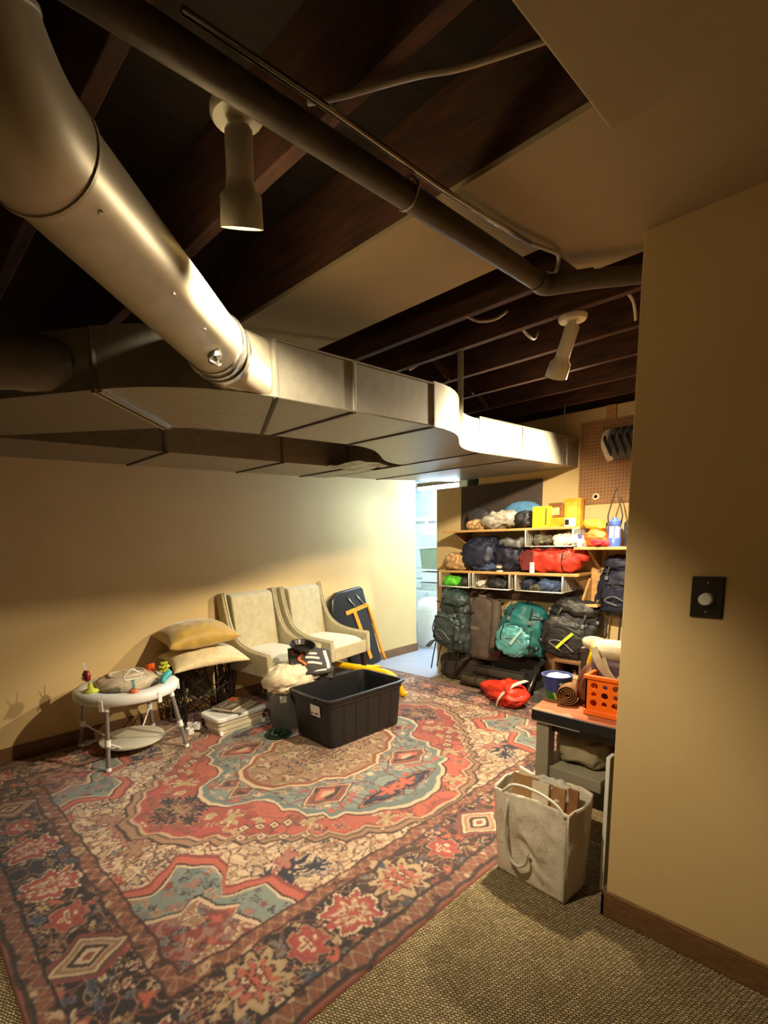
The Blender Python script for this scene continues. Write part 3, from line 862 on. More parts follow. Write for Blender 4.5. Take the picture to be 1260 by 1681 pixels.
# ladybird spinner
o = blob_mb((0.05,0.075,0.085), 1, 1, nu=18, nv=12).build('ladybird_spinner', TOYR, t, smooth=True, loc=(-0.235, 0.06, 0.515)); o['label'] = 'red ladybird spinner toy'
for (yy, zz) in ((-0.026,0.028),(0.0,0.055),(0.026,0.028),(0.01,0.02)):
    MB().lathe([(0,0.004),(0.010,0.002),(0,-0.004)], 10, c=(0,0,0), m=Euler((0,-PI/2,0)).to_matrix()).build('dark_spot', TOYD, o, loc=(-0.024, yy, zz))
for s_ in (-1, 1):
    MB().tube([(0,s_*0.01,0.07),(-0.005,s_*0.02,0.11),(-0.005,s_*0.03,0.135)], 0.003, 6).build('feeler', WHITEP, o)
MB().lathe([(0,0),(0.052,0),(0.046,0.012),(0.02,0.022),(0.012,0.06),(0,0.06)], 20).build('spinner_base', TOYY, t, smooth=True, loc=(-0.245, -0.03, 0.468))
# cloud outline on a spring post
cl = []
for (cx, cy, r, a0, a1) in ((-0.032,0.018,0.022,PI*1.4,PI*0.6),(0.0,0.034,0.030,PI*0.85,PI*0.15),(0.034,0.018,0.022,PI*0.45,-PI*0.4)):
    for a in np.linspace(a0, a1, 7): cl.append((cx+r*math.cos(a), 0.0, cy+r*math.sin(a)))
MB().tube(cl, 0.005, 8, closed=True).build('cloud_outline', WHITEP, t, smooth=True, loc=(-0.05, -0.27, 0.56))
MB().tube([(0.009*math.cos(i*0.9), 0.009*math.sin(i*0.9), 0.0018*i) for i in range(36)], 0.0035, 6).build('spring_post', TOYT, t, smooth=True, loc=(-0.05, -0.27, 0.493))
MB().lathe([(0,0),(0.034,0),(0.032,0.014),(0.016,0.024),(0,0.026)], 18).build('cloud_base', M('toy_coral', (216,120,80), rough=0.4), t, smooth=True, loc=(-0.05, -0.27, 0.468))
# orange barrel, lime flower, teal wave
o = MB().lathe([(0,0),(0.030,0),(0.034,0.008),(0.034,0.085),(0.026,0.096),(0,0.096)], 8).build('orange_drum_toy', TOYO, t, loc=(0.20, 0.06, 0.468), bevel=0.003)
MB().tube([(0.02*math.cos(a), 0.02*math.sin(a), 0.098) for a in np.linspace(0,2*PI,13)[:-1]], 0.006, 6, closed=True).build('dark_cap', TOYD, o)
fl = MB()
for (zz, rr) in ((0.03,0.034),(0.06,0.040),(0.085,0.026)):
    for i in range(7):
        a = 2*PI*i/7+zz*20
        fl.tube([(0,0,zz),(rr*0.6*math.cos(a),rr*0.6*math.sin(a),zz+0.008),(rr*math.cos(a),rr*math.sin(a),zz+0.016)], [0.008,0.010,0.006], 8)
fl.cyl((0,0,0),(0,0,0.095),0.009,n=10)
fl.build('lime_leaf_toy', TOYY, t, smooth=True, loc=(0.255, -0.06, 0.475))
MB().tube(spline([(-0.05,-0.05,0.0),(-0.035,-0.03,0.02),(0.0,0.0,0.035),(0.035,0.03,0.04),(0.055,0.06,0.025)],5), [0.014+0.012*math.sin(PI*i/20) for i in range(21)], 10).build('teal_wave_toy', TOYT, t, smooth=True, loc=(0.215, -0.175, 0.475))

# ------------------------------------------------------------------ black wire side table
BLACKWIRE = M('black_wire', (30,24,20), rough=0.55, metal=0.4)
t = thing('wire_side_table', 'black crisscross wire side table carrying two cushions', 'side table', (1.665, 3.69, 0.012))
W_, D_, H_ = 0.41, 0.235, 0.455
for (x, y) in ((0,0),(W_,0),(0,D_),(W_,D_)):
    MB().box(x-0.008, x+0.008, y-0.008, y+0.008, 0, H_).build('leg', BLACKWIRE, t)
MB().box(-0.012, W_+0.012, -0.012, D_+0.012, H_-0.012, H_).build('table_top', BLACKWIRE, t, bevel=0.002)
rng = random.Random(8)
def lattice(p0, p1):
    mb = MB()
    p0 = Vector(p0); p1 = Vector(p1)
    hubs = [(rng.uniform(0.1,0.9), rng.uniform(0.12,0.9)) for _ in range(7)]
    edge = [(i/6, e) for i in range(7) for e in (0.03, 0.96)]+[(e, i/5) for i in range(6) for e in (0, 1)]
    for (u, v) in hubs:
        for (a, b) in rng.sample(edge, 4)+rng.sample(hubs, 1):
            q0 = p0.lerp(p1, u); q1 = p0.lerp(p1, a)
            mb.tube([(q0.x,q0.y,v*H_),(q1.x,q1.y,b*H_)], 0.0032, 5)
    mb.tube([(p0.x,p0.y,0.015),(p1.x,p1.y,0.015)], 0.005, 6)
    return mb
for (a, b) in (((0,0,0),(W_,0,0)),((W_,0,0),(W_,D_,0)),((0,0,0),(0,D_,0)),((0,D_,0),(W_,D_,0))):
    lattice(a, b).build('wire_lattice', BLACKWIRE, t)
o = pillow_mb(0.60, 0.44, 0.13, 0.007, 3, droop=0.045).build('cushion', M('cream_damask', (224,208,164), rough=0.85, var=0.1, vs=30, bump=0.3, bs=120, sheen=0.2), None, loc=(1.855, 3.69, 0.560), rot=(0.10, 0.0, -0.12))
weld(o); tag(o, 'cream cushion lying flat on the black wire table', 'cushion', 'cushions on the wire table')
o = pillow_mb(0.56, 0.40, 0.21, 0.007, 9, droop=0.02).build('cushion', M('gold_velvet', (192,156,66), rough=0.6, var=0.12, vs=12, bump=0.2, bs=90, sheen=0.5), None, loc=(1.83, 3.73, 0.722), rot=(0.12, -0.03, -0.10))
weld(o); tag(o, 'puffy golden velvet cushion on top of the cream one', 'cushion', 'cushions on the wire table')

# ------------------------------------------------------------------ pair of upholstered chairs
UPH = M('sage_upholstery', (190,180,144), rough=0.9, var=0.08, vs=18, bump=0.35, bs=300, sheen=0.3)
UPHS = M('pale_seat_fabric', (210,204,176), rough=0.9, var=0.06, vs=14, bump=0.3, bs=300, sheen=0.3)
LEGW = M('dark_leg_wood', (44,28,20), rough=0.4, var=0.2, vs=8)
def slope_chair(label, loc, rz):
    t = thing('upholstered_chair', label, 'chair', loc, rz, 'pair of sage slope-arm chairs')
    W = 0.270
    # seat box and loose-looking cushion
    MB().box(-W+0.055, W-0.055, -0.31, 0.24, 0.335, 0.43).build('seat_base', UPH, t, bevel=0.015, seg=3)
    mb = MB()
    def top(u, v):
        x = (u-0.5)*2; y = (v-0.5)*2
        e = (1-abs(x)**4)**0.5*(1-abs(y)**4)**0.5 if abs(x) < 1 and abs(y) < 1 else 0
        return (x*(W-0.052), -0.035+y*0.275, 0.425+0.085*e**0.7)
    mb.grid(top, 24, 24)
    c = mb.build('seat_cushion', UPHS, t, smooth=True)
    # reclined back slab
    prof = [(0.165,0.42),(0.205,0.44),(0.325,0.95),(0.318,0.972),(0.262,0.965),(0.235,0.945)]
    MB().prism(prof, -W+0.05, W-0.05, 'x').build('backrest', UPH, t, bevel=0.012, seg=3)
    # side wings sweeping from the back top down to the front
    sw = bez((0.268,0.990,0),(0.19,0.62,0),(0.16,0.53,0),(-0.325,0.525,0), 18)
    for sg in (-1, 1):
        pr = [(0.30,0.335),(0.305,0.52),(0.365,0.975)]+[(p[0], p[1]) for p in sw]+[(-0.33,0.335)]
        o = MB().prism(pr, sg*W-0.023, sg*W+0.023, 'x').build('arm_wing', UPH, t, bevel=0.014, seg=3, smooth=True, angle=45)
        MB().tube([(sg*W, p[0]-0.004, p[1]+0.002) for p in sw], 0.0055, 6).build('piping', UPH, o, smooth=True)
    MB().box(-W+0.03, W-0.03, -0.318, -0.30, 0.335, 0.455).build('front_rail', UPH, t, bevel=0.008)
    MB().prism([(0.22,0.335),(0.30,0.335),(0.365,0.965),(0.325,0.965)], -W+0.03, W-0.03, 'x').build('outer_back', UPH, t, bevel=0.008)
    for (sx, y0, y1) in ((-1,-0.28,-0.29),(1,-0.28,-0.29),(-1,0.24,0.33),(1,0.24,0.33)):
        MB().loft([(0.0, sx*0.235, y1, 0.014, 0.014, 0.4), (0.335, sx*0.232, y0, 0.024, 0.024, 0.4)], 16).build('leg', LEGW, t)
    return t
slope_chair('sage slope-arm chair next to the wire table, behind the grey bin', (2.458, 3.615, 0.012), math.radians(3))
slope_chair('sage slope-arm chair beside the black and yellow board', (3.10, 3.655, 0.012), math.radians(9))

# ------------------------------------------------------------------ low white box with magazines, risers
BOXW = M('milky_plastic', (214,204,178), rough=0.45, var=0.06, vs=8)
t = thing('storage_box', 'low milky white plastic box with books lying on its lid', 'storage box', (1.93, 3.405, 0.012), math.radians(2))
MB().loft([(0.0,0,0,0.195,0.110,0.25),(0.03,0,0,0.200,0.113,0.25),(0.032,0,0,0.207,0.119,0.25),(0.05,0,0,0.207,0.119,0.25),(0.052,0,0,0.202,0.115,0.25),(0.072,0,0,0.206,0.118,0.25),(0.074,0,0,0.212,0.123,0.25),(0.09,0,0,0.212,0.123,0.25),(0.092,0,0,0.206,0.118,0.25),(0.105,0,0,0.208,0.12,0.25)], 48).build('box_body', BOXW, t, smooth=True, angle=35)
MB().loft([(0.105,0,0,0.226,0.134,0.22),(0.128,0,0,0.228,0.136,0.22),(0.134,0,0,0.222,0.131,0.22)], 48).build('lid', WHITEP, t, smooth=True, angle=35)
for sx in (-0.19, 0.19):
    MB().box(sx-0.014, sx+0.014, -0.125, -0.105, 0.0, 0.03).build('corner_foot', WHITEP, t, bevel=0.003)
def flat_book(name, label, loc, rz, size, cover, cat='book', group='books on the white box', bands=()):
    w, d, h = size
    t = thing(name, label, cat, loc, rz, group)
    MB().box(-w/2+0.003, w/2-0.003, -d/2+0.003, d/2-0.002, 0.002, h-0.002).build('pages', M('paper_edges', (226,216,192), rough=0.9, var=0.08, vs=90, stretch=(0.1,0.1,12)), t)
    MB().box(-w/2, w/2, -d/2, d/2, h-0.002, h).build('front_cover', cover, t)
    MB().box(-w/2, w/2, -d/2, d/2, 0, 0.002).build('back_cover', cover, t)
    MB().box(-w/2, w/2, d/2-0.002, d/2, 0, h).build('spine', cover, t)
    for (x0, x1, y0, y1, m) in bands:
        MB().box(x0*w, x1*w, y0*d, y1*d, h, h+0.0008).build('cover_print', m, t)
    return t
GREYCOV = M('cover_grey', (128,116,100), rough=0.5, var=0.3, vs=20, rgb2=(80,70,60))
flat_book('magazine', 'open-fanned brown magazine under the grey book', (2.0, 3.405, 0.147), math.radians(14), (0.28,0.20,0.008), M('cover_brown', (134,96,70), rough=0.5, var=0.3, vs=24), 'magazine')
flat_book('magazine', 'thin white magazine slid out under the grey book', (1.965, 3.39, 0.156), math.radians(30), (0.27,0.20,0.006), M('cover_white', (200,190,170), rough=0.5, var=0.2, vs=24), 'magazine')
flat_book('book', 'grey paperback with an orange cover corner, topmost on the white box', (1.935, 3.43, 0.163), math.radians(24), (0.27,0.19,0.022), GREYCOV,
          bands=((0.18,0.46,0.05,0.45,M('cover_orange', (200,100,50), rough=0.5, var=0.2, vs=20)),(-0.42,0.0,-0.30,-0.05,M('cover_pale', (182,172,150), rough=0.5, var=0.3, vs=30)),(-0.40,-0.05,0.15,0.22,M('cover_pale', (182,172,150)))))
def riser(label, loc, rz, rot=None):
    t = thing('furniture_riser', label, 'riser', loc, rz, 'white risers by the activity table', rot)
    MB().loft([(0.0,0,0,0.028,0.028,0.5),(0.045,0,0,0.025,0.025,0.5),(0.045,0,0,0.020,0.020,0.5),(0.012,0,0,0.018,0.018,0.5)], 24).build('cup', WHITEP, t, smooth=True, angle=40)
    MB().lathe([(0,0.013),(0.016,0.013),(0.016,0.02),(0,0.02)], 16).build('pad', BLACKP, t)
riser('small white riser cup lying nearest the box', (1.665, 3.50, 0.035), 0.6, None)
riser('small white riser cup upright by the table leg', (1.60, 3.50, 0.012), 0.2)
riser('small white riser cup behind the other two', (1.655, 3.60, 0.012), 1.0)

# ------------------------------------------------------------------ grey bin with clothes, pan
BINP = M('smoky_plastic', (112,114,110), rough=0.35, var=0.1, vs=3, rgb2=(80,86,80))
bc = (2.315, 3.105)
t = thing('oval_bin', 'tall smoky grey plastic bin stuffed with clothes, left of the black tote', 'bin', (bc[0], bc[1], 0.012))
MB().loft([(0.0,0,0,0.205,0.120,0.8),(0.01,0,0,0.212,0.125,0.8),(0.36,0,0,0.250,0.150,0.8),(0.365,0,0,0.262,0.160,0.8),(0.378,0,0,0.262,0.160,0.8),(0.378,0,0,0.248,0.148,0.8),(0.02,0,0,0.206,0.118,0.8)], 48).build('bin_body', BINP, t, smooth=True, angle=40)
MB().obox((-0.197,-0.106,0.25), (0.004,0.05,0.05), (0.0,0.06,1.0)).build('label_sticker', M('sticker_grey', (190,190,184), rough=0.5), t)
CLOTHW = M('cream_cloth', (222,208,178), rough=0.95, var=0.12, vs=10, bump=0.3, bs=120)
o = blob_mb((0.44,0.27,0.22), 0.9, 0.9, wr=0.028, ws=11, lump=0.02, seed=2, nu=60, nv=36).build('crumpled_cloth', CLOTHW, None, smooth=True, loc=(2.25, 3.07, 0.275))
tag(o, 'crumpled cream cloth bulging out of the grey bin', 'cloth')
o = blob_mb((0.40,0.24,0.10), 0.8, 0.8, wr=0.012, ws=12, seed=6).build('dark_garment', M('navy_cloth', (34,32,44), rough=0.9), None, smooth=True, loc=(2.335, 3.10, 0.29))
tag(o, 'dark navy garment tucked along the rim of the grey bin', 'garment')
# jersey with block letters draped over the cloth
JD = M('jersey_charcoal', (58,54,52), rough=0.8, bump=0.2, bs=200); JO = M('jersey_orange', (226,120,70), rough=0.8); JW = M('jersey_cream', (232,220,196), rough=0.8)
t = thing('sports_jersey', 'charcoal jersey with cream and orange block letters on top of the bin', 'jersey', (2.405, 3.00, 0.505), 0, rot=(math.radians(48), math.radians(8), math.radians(-24)))
mb = MB()
def drape(u, v):
    x = (u-0.5)*0.34; y = (v-0.5)*0.25
    return (x, y, 0.075*math.cos(x*8)*math.cos(y*9)-0.055-0.006*math.sin(x*30+y*12)-0.004*math.sin(y*40))
mb.grid(drape, 26, 20)
mb.build('shirt_body', JD, t, smooth=True, solid=0.012)
def letter(pts, mat, z=0.026):
    mb = MB()
    for (x0, y0, x1, y1, w) in pts:
        n = 6
        mb.strip([(x0+(x1-x0)*i/n, y0+(y1-y0)*i/n, drape((x0+(x1-x0)*i/n)/0.34+0.5, (y0+(y1-y0)*i/n)/0.25+0.5)[2]+0.009) for i in range(n+1)], w, 0.003)
    mb.build('letter_stroke', mat, t)
letter([(-0.045,0.055,0.045,0.062,0.018),(-0.055,0.012,0.06,0.018,0.018),(-0.045,-0.035,0.075,-0.030,0.018)], JW)
letter([(-0.06,0.062,-0.105,0.008,0.020),(-0.105,0.004,-0.055,-0.05,0.020),(-0.05,0.05,-0.06,0.06,0.02)], JO)
letter([(0.115,0.10,0.135,-0.06,0.028)], M('jersey_silver', (204,204,208), rough=0.7))
letter([(-0.15,0.09,-0.09,0.10,0.02),(-0.15,0.09,-0.13,0.05,0.02)], M('jersey_brick', (150,64,46), rough=0.8))
MB().tube([(-0.10,-0.115,0.012),(0.0,-0.12,0.018),(0.12,-0.10,0.014),(0.16,-0.06,0.01)], 0.014, 10).build('rolled_hem', JD, t, smooth=True)
o = blob_mb((0.24,0.07,0.07), 0.9, 0.9, wr=0.012, ws=14, seed=15).build('white_shirt', M('white_cloth', (232,226,212), rough=0.9), None, smooth=True, loc=(2.45, 2.955, 0.372), rot=(0,0,-0.05))
tag(o, 'white shirt edge spilling between the jersey and the black tote', 'shirt')
PANM = M('black_pan', (24,22,20), rough=0.28, metal=0.3)
t = thing('frying_pan', 'small round black pan resting on top of the jersey', 'pan', (2.375, 3.075, 0.592), 0, rot=(math.radians(14), math.radians(-8), 0.3))
MB().lathe([(0,0),(0.072,0),(0.096,0.032),(0.100,0.036),(0.094,0.036),(0.070,0.006),(0,0.006)], 36).build('pan_body', PANM, t, smooth=True, angle=40)
MB().tube([(0.100*math.cos(a), 0.100*math.sin(a), 0.036) for a in np.linspace(0,2*PI,37)[:-1]], 0.003, 6, closed=True).build('rolled_rim', PANM, t, smooth=True)
t = thing('rubber_dish', 'dark green oval dish with leaves on the rug before the bin', 'dish', (2.045, 2.975, 0.012), 0.1)
MB().lathe([(0,0.002),(0.085,0.002),(0.10,0.014),(0.096,0.016),(0.08,0.006),(0,0.006)], 30).build('dish_body', M('dark_green_rubber', (30,46,36), rough=0.5), t, smooth=True, angle=40)
for i in range(7):
    a = i*0.9
    MB().loft([(0.006,0.045*math.cos(a),0.045*math.sin(a),0.02,0.008,1),(0.022,0.052*math.cos(a),0.05*math.sin(a),0.012,0.006,1),(0.034,0.058*math.cos(a),0.055*math.sin(a),0.002,0.002,1)], 8).build('leaf', M('dull_leaf_green', (46,74,52), rough=0.6), t, smooth=True)

# ------------------------------------------------------------------ big black tote
TOTE = M('tote_black', (21,22,25), rough=0.42, var=0.08, vs=5)
t = thing('storage_tote', 'big empty black plastic storage tote without lid on the rug', 'storage tote', (2.485, 2.685, 0.012), math.radians(-1.5))
MB().loft([(0.0,0,0,0.335,0.195,0.18),(0.012,0,0,0.345,0.204,0.18),(0.30,0,0,0.362,0.222,0.18),(0.302,0,0,0.370,0.230,0.18),(0.338,0,0,0.372,0.232,0.18),(0.340,0,0,0.388,0.246,0.18),(0.352,0,0,0.388,0.246,0.18),(0.354,0,0,0.366,0.226,0.18),(0.30,0,0,0.355,0.216,0.18),(0.012,0,0,0.338,0.196,0.18)], 64).build('tote_body', TOTE, t, smooth=True, angle=32)
for x in (-0.23, -0.115, 0.0, 0.115, 0.23):
    mb = MB()
    vs = []
    for (z, y) in ((0.03,-0.2035),(0.285,-0.2195)):
        vs += [(x-0.006,y+0.002,z),(x+0.006,y+0.002,z),(x+0.004,y-0.004,z),(x-0.004,y-0.004,z)]
    mb.add(vs, [(0,1,2,3),(7,6,5,4),(0,4,5,1),(1,5,6,2),(2,6,7,3),(3,7,4,0)])
    mb.build('wall_rib', TOTE, t)
for sx in (-1, 1):
    MB().box(sx*0.386-0.012, sx*0.386+0.012, -0.09, 0.09, 0.33, 0.352).build('grip_handle', TOTE, t, bevel=0.005)
st = MB().obox((-0.3685,-0.07,0.255), (0.003,0.10,0.078), (0,-0.06,0)).build('label_sticker', M('sticker_white', (222,220,214), rough=0.5, var=0.02), t)
MB().obox((-0.3702,-0.035,0.232), (0.002,0.012,0.014), (0,-0.06,0)).build('printed_mark', BLACKP, st)
MB().obox((-0.3705,-0.085,0.236), (0.002,0.040,0.007), (0,-0.06,0)).build('printed_mark', BLACKP, st)
MB().obox((0.02,0.218,0.262), (0.09,0.004,0.006), (0.05,0,0)).build('moulded_logo_bar', M('grey_mark', (90,90,92), rough=0.5), t)

# ------------------------------------------------------------------ black padded board with yellow frame against the wall
YEL = M('yellow_enamel', (246,196,20), rough=0.35, var=0.05); BOARD = M('black_vinyl', (34,35,40), rough=0.32, var=0.08, vs=5)
ORG = M('amber_strap', (240,160,30), rough=0.6)
t = thing('folding_bench', 'folded black padded bench with yellow tube frame leaning on the back wall', 'bench', (0, 0, 0.0))
lean = math.atan2(0.17, 0.86)
rot = (-lean, 0, 0)
m3 = Matrix.Translation((3.72, 3.765, 0.03)) @ Euler((-lean, math.radians(-6), math.radians(2))).to_matrix().to_4x4()
def at(p): return m3 @ Vector(p)
mb = MB()
pts = [(-0.20,0.02),(0.22,0.02),(0.24,0.05),(0.22,0.84),(0.19,0.875),(-0.17,0.875),(-0.26,0.82),(-0.295,0.70),(-0.285,0.58),(-0.23,0.45),(-0.20,0.30)]
vs0 = [at((x, -0.0, z)) for x, z in pts]; vs1 = [at((x, -0.07, z)) for x, z in pts]
k = len(pts)
mb.add(vs0+vs1, [tuple(range(k)), tuple(range(2*k-1,k-1,-1))]+[(i,(i+1)%k,k+(i+1)%k,k+i) for i in range(k)])
mb.build('padded_board', BOARD, t, bevel=0.02, seg=4, smooth=True, angle=50)
MB().strip([at((-0.12,-0.077,0.64)), at((0.20,-0.077,0.66))], 0.042, 0.006, up=(0,-1,0.2)).build('cross_strap', ORG, t)
MB().strip([at((0.0,-0.079,0.635)), at((0.05,-0.079,0.30)), at((0.075,-0.079,0.10))], 0.045, 0.006, up=(0,-1,0.2)).build('long_strap', ORG, t)
for x in (0.0, 0.13):
    MB().tube([at((x-0.05,-0.076,0.80)), at((x,-0.08,0.72)), at((x+0.04,-0.078,0.66))], 0.006, 6).build('silver_cord', STEEL, t, smooth=True)
MB().tube(spline([at((0.215,-0.075,0.67)), at((0.235,-0.08,0.45)), at((0.25,-0.08,0.20)), at((0.27,-0.09,0.03))],5), 0.014, 10).build('side_rail', ORG, t, smooth=True)
MB().strip([at((0.262,-0.04,0.50)), at((0.272,-0.045,0.42)), at((0.268,-0.04,0.33))], 0.03, 0.012, up=(0,-1,0)).build('buckle', ORG, t, bevel=0.003)
MB().tube(spline([(3.07,3.62,0.262),(3.12,3.36,0.258),(3.18,3.08,0.252),(3.22,2.96,0.24),(3.27,2.91,0.18),(3.34,2.885,0.03)],6), 0.029, 14).build('yellow_leg_tube', YEL, t, smooth=True)
MB().tube(spline([(3.40,3.70,0.17),(3.38,3.40,0.18),(3.33,3.12,0.20),(3.25,2.98,0.215)],6), 0.017, 12).build('yellow_leg_tube', YEL, t, smooth=True)
MB().tube(spline([(3.07,3.62,0.262),(3.25,3.72,0.22),(3.55,3.71,0.12),(3.90,3.69,0.04)],6), 0.016, 12).build('yellow_cross_tube', YEL, t, smooth=True)
MB().cyl((3.365,2.90,0.0),(3.365,2.89,0.05),0.027,n=14).build('yellow_foot', YEL, t, smooth=True, angle=40)
# ------------------------------------------------------------------ storage wall: boards, shelves, baskets
PINE = M('pine_shelf', (206,166,104), rough=0.55, var=0.15, vs=6, stretch=(4,1,4), rgb2=(176,132,76))
DARKBOARD = M('brown_board', (92,66,46), rough=0.6, var=0.2, vs=6, stretch=(1,8,1))
WIREW = M('white_wire', (232,228,212), rough=0.4, var=0.02)

def peg_material():
    m = bpy.data.materials.new('pegboard_brown'); m.use_nodes = True
    nt = m.node_tree; b = nt.nodes['Principled BSDF']; b.inputs['Roughness'].default_value = 0.6
    L = nt.links.new
    tc = nt.nodes.new('ShaderNodeTexCoord')
    sx = nt.nodes.new('ShaderNodeSeparateXYZ'); L(tc.outputs['Object'], sx.inputs[0])
    def frac(sock):
        a = nt.nodes.new('ShaderNodeMath'); a.operation = 'MULTIPLY'; a.inputs[1].default_value = 1/0.0254; L(sock, a.inputs[0])
        f = nt.nodes.new('ShaderNodeMath'); f.operation = 'FRACT'; L(a.outputs[0], f.inputs[0])
        s = nt.nodes.new('ShaderNodeMath'); s.operation = 'SUBTRACT'; s.inputs[1].default_value = 0.5; L(f.outputs[0], s.inputs[0])
        p = nt.nodes.new('ShaderNodeMath'); p.operation = 'POWER'; p.inputs[1].default_value = 2; L(s.outputs[0], p.inputs[0])
        return p.outputs[0]
    ad = nt.nodes.new('ShaderNodeMath'); L(frac(sx.outputs['Y']), ad.inputs[0]); L(frac(sx.outputs['Z']), ad.inputs[1])
    ls = nt.nodes.new('ShaderNodeMath'); ls.operation = 'LESS_THAN'; ls.inputs[1].default_value = 0.026; L(ad.outputs[0], ls.inputs[0])
    n = nt.nodes.new('ShaderNodeTexNoise'); n.inputs['Scale'].default_value = 6; n.inputs['Detail'].default_value = 5
    L(tc.outputs['Object'], n.inputs['Vector'])
    r = nt.nodes.new('ShaderNodeValToRGB')
    r.color_ramp.elements[0].color = (*lin((128,92,56)), 1); r.color_ramp.elements[1].color = (*lin((164,122,78)), 1)
    L(n.outputs['Fac'], r.inputs['Fac'])
    mx = nt.nodes.new('ShaderNodeMix'); mx.data_type = 'RGBA'
    L(ls.outputs[0], mx.inputs['Factor']); L(r.outputs['Color'], mx.inputs[6]); mx.inputs[7].default_value = (*lin((40,26,16)), 1)
    L(mx.outputs[2], b.inputs['Base Color'])
    return m

t = thing('pegboard', 'brown perforated pegboard screwed to the wall above the shelves', 'pegboard', (4.2485, 1.0, 1.63))
MB().box(-0.018, 0.0, 0.0, 0.795, 0.0, 0.617).build('board', peg_material(), t)
MB().cyl((-0.03,0.44,0.56),(-0.018,0.44,0.56),0.004,n=8).build('hook', STEEL, t)
MB().tube([(-0.018,0.62,0.56),(-0.03,0.62,0.555),(-0.032,0.62,0.52)], 0.003, 6).build('hook', STEEL, t)
MB().tube([(-0.018,0.60,0.545),(-0.05,0.60,0.545),(-0.16,0.52,0.545)], 0.004, 6).build('hook', STEEL, t)
MB().box(-0.012, 0.0, 0.545, 0.615, 0.617, 0.72).build('wall_batten', PINE, t)

def shelf(label, y0, y1, z, x0=3.95, brackets=()):
    t = thing('wall_shelf', label, 'shelf', (0, 0, 0), 0, 'pine wall shelves')
    MB().box(x0, 4.248, y0, y1, z-0.020, z).build('shelf_board', PINE, t, bevel=0.003)
    for yb in brackets:
        MB().prism([(4.248,z-0.021),(x0+0.05,z-0.021),(x0+0.05,z-0.035),(4.225,z-0.19),(4.248,z-0.20)], yb-0.01, yb+0.01, 'y').build('bracket', M('bracket_wood', (176,136,86), rough=0.6, var=0.15), t, bevel=0.002)
    return t
ZA, ZR, ZL = 1.462, 1.305, 1.098
shelf('top pine shelf with the grey tarp and the yellow boxes', 1.70, 2.92, ZA, brackets=(1.98, 2.80))
shelf('right pine shelf under the pegboard with the blue lantern', 0.70, 1.695, ZR, brackets=(1.60,))
shelf('lower pine shelf with the red duffel above the backpacks', 1.66, 2.95, ZL, brackets=(1.69, 2.3, 2.86))
# upright board and ledge right of the lower shelf
t = thing('wood_ledge', 'raw wooden ledge with upright board between red duffel and navy backpack', 'ledge', (0, 0, 0))
MB().box(4.225, 4.249, 1.555, 1.665, 0.83, 1.283).build('upright_board', PINE, t, bevel=0.002)
MB().box(4.02, 4.249, 1.53, 1.70, 0.845, 0.865).build('ledge_board', PINE, t, bevel=0.003)
MB().prism([(4.225,0.866),(4.06,0.866),(4.20,1.05),(4.225,1.05)], 1.655, 1.672, 'y').build('gusset', PINE, t)
# hook rail behind the packs
t = thing('coat_rail', 'dark brown board with hooks behind the hanging backpacks', 'coat rail', (0, 0, 0))
MB().box(4.225, 4.249, 1.72, 3.12, 0.83, 0.95).build('rail_board', DARKBOARD, t, bevel=0.003)
for y in (1.83, 2.20, 2.60, 2.90):
    MB().tube([(4.225,y,0.90),(4.17,y,0.895),(4.15,y,0.915),(4.148,y,0.94)], 0.006, 8).build('coat_hook', BLACKP, t, smooth=True)

def wire_basket(label, y0, y1, ztop, h=0.105, depth=0.26, x0=3.945):
    t = thing('wire_basket', label, 'basket', (x0, y0, ztop), 0, 'white wire baskets hung under the shelves')
    w = y1-y0; x1 = depth; zb = -h-0.02
    mb = MB()
    for y in (0, w):
        mb.tube([(0.0,y,0.0),(0,y,zb),(x1,y,zb),(x1,y,-0.03)], 0.0042, 6)
        mb.tube([(0,y,0.0),(0.06,y,0.004),(x1-0.03,y,0.004)], 0.0042, 6)
    mb.tube([(0,0,zb),(0,w,zb)], 0.0045, 6); mb.tube([(x1,0,-0.035),(x1,w,-0.035)], 0.004, 6); mb.tube([(x1,0,zb),(x1,w,zb)], 0.004, 6)
    mb.build('basket_frame', WIREW, t, smooth=True)
    mb = MB()
    n = max(5, int(w/0.03))
    for i in range(1, n):
        y = w*i/n
        mb.tube([(0,y,zb),(x1,y,zb),(x1,y,-0.035)], 0.002, 5)
    mb.build('floor_wires', WIREW, t)
    for y in (0, w):
        mb = MB()
        for i in range(1, 9):
            mb.tube([(x1*i/9,y,zb),(x1*i/9,y,-0.002)], 0.002, 5)
        mb.build('side_wires', WIREW, t)
    return t
wire_basket('white wire basket under the top shelf with camouflage cloth', 1.705, 2.085, ZA-0.024)
wire_basket('leftmost white wire basket under the lower shelf with green cloth', 2.615, 2.935, ZL-0.024)
wire_basket('middle white wire basket under the lower shelf with dark clothes', 2.22, 2.575, ZL-0.024)
wire_basket('rightmost white wire basket under the lower shelf', 1.77, 2.165, ZL-0.024)

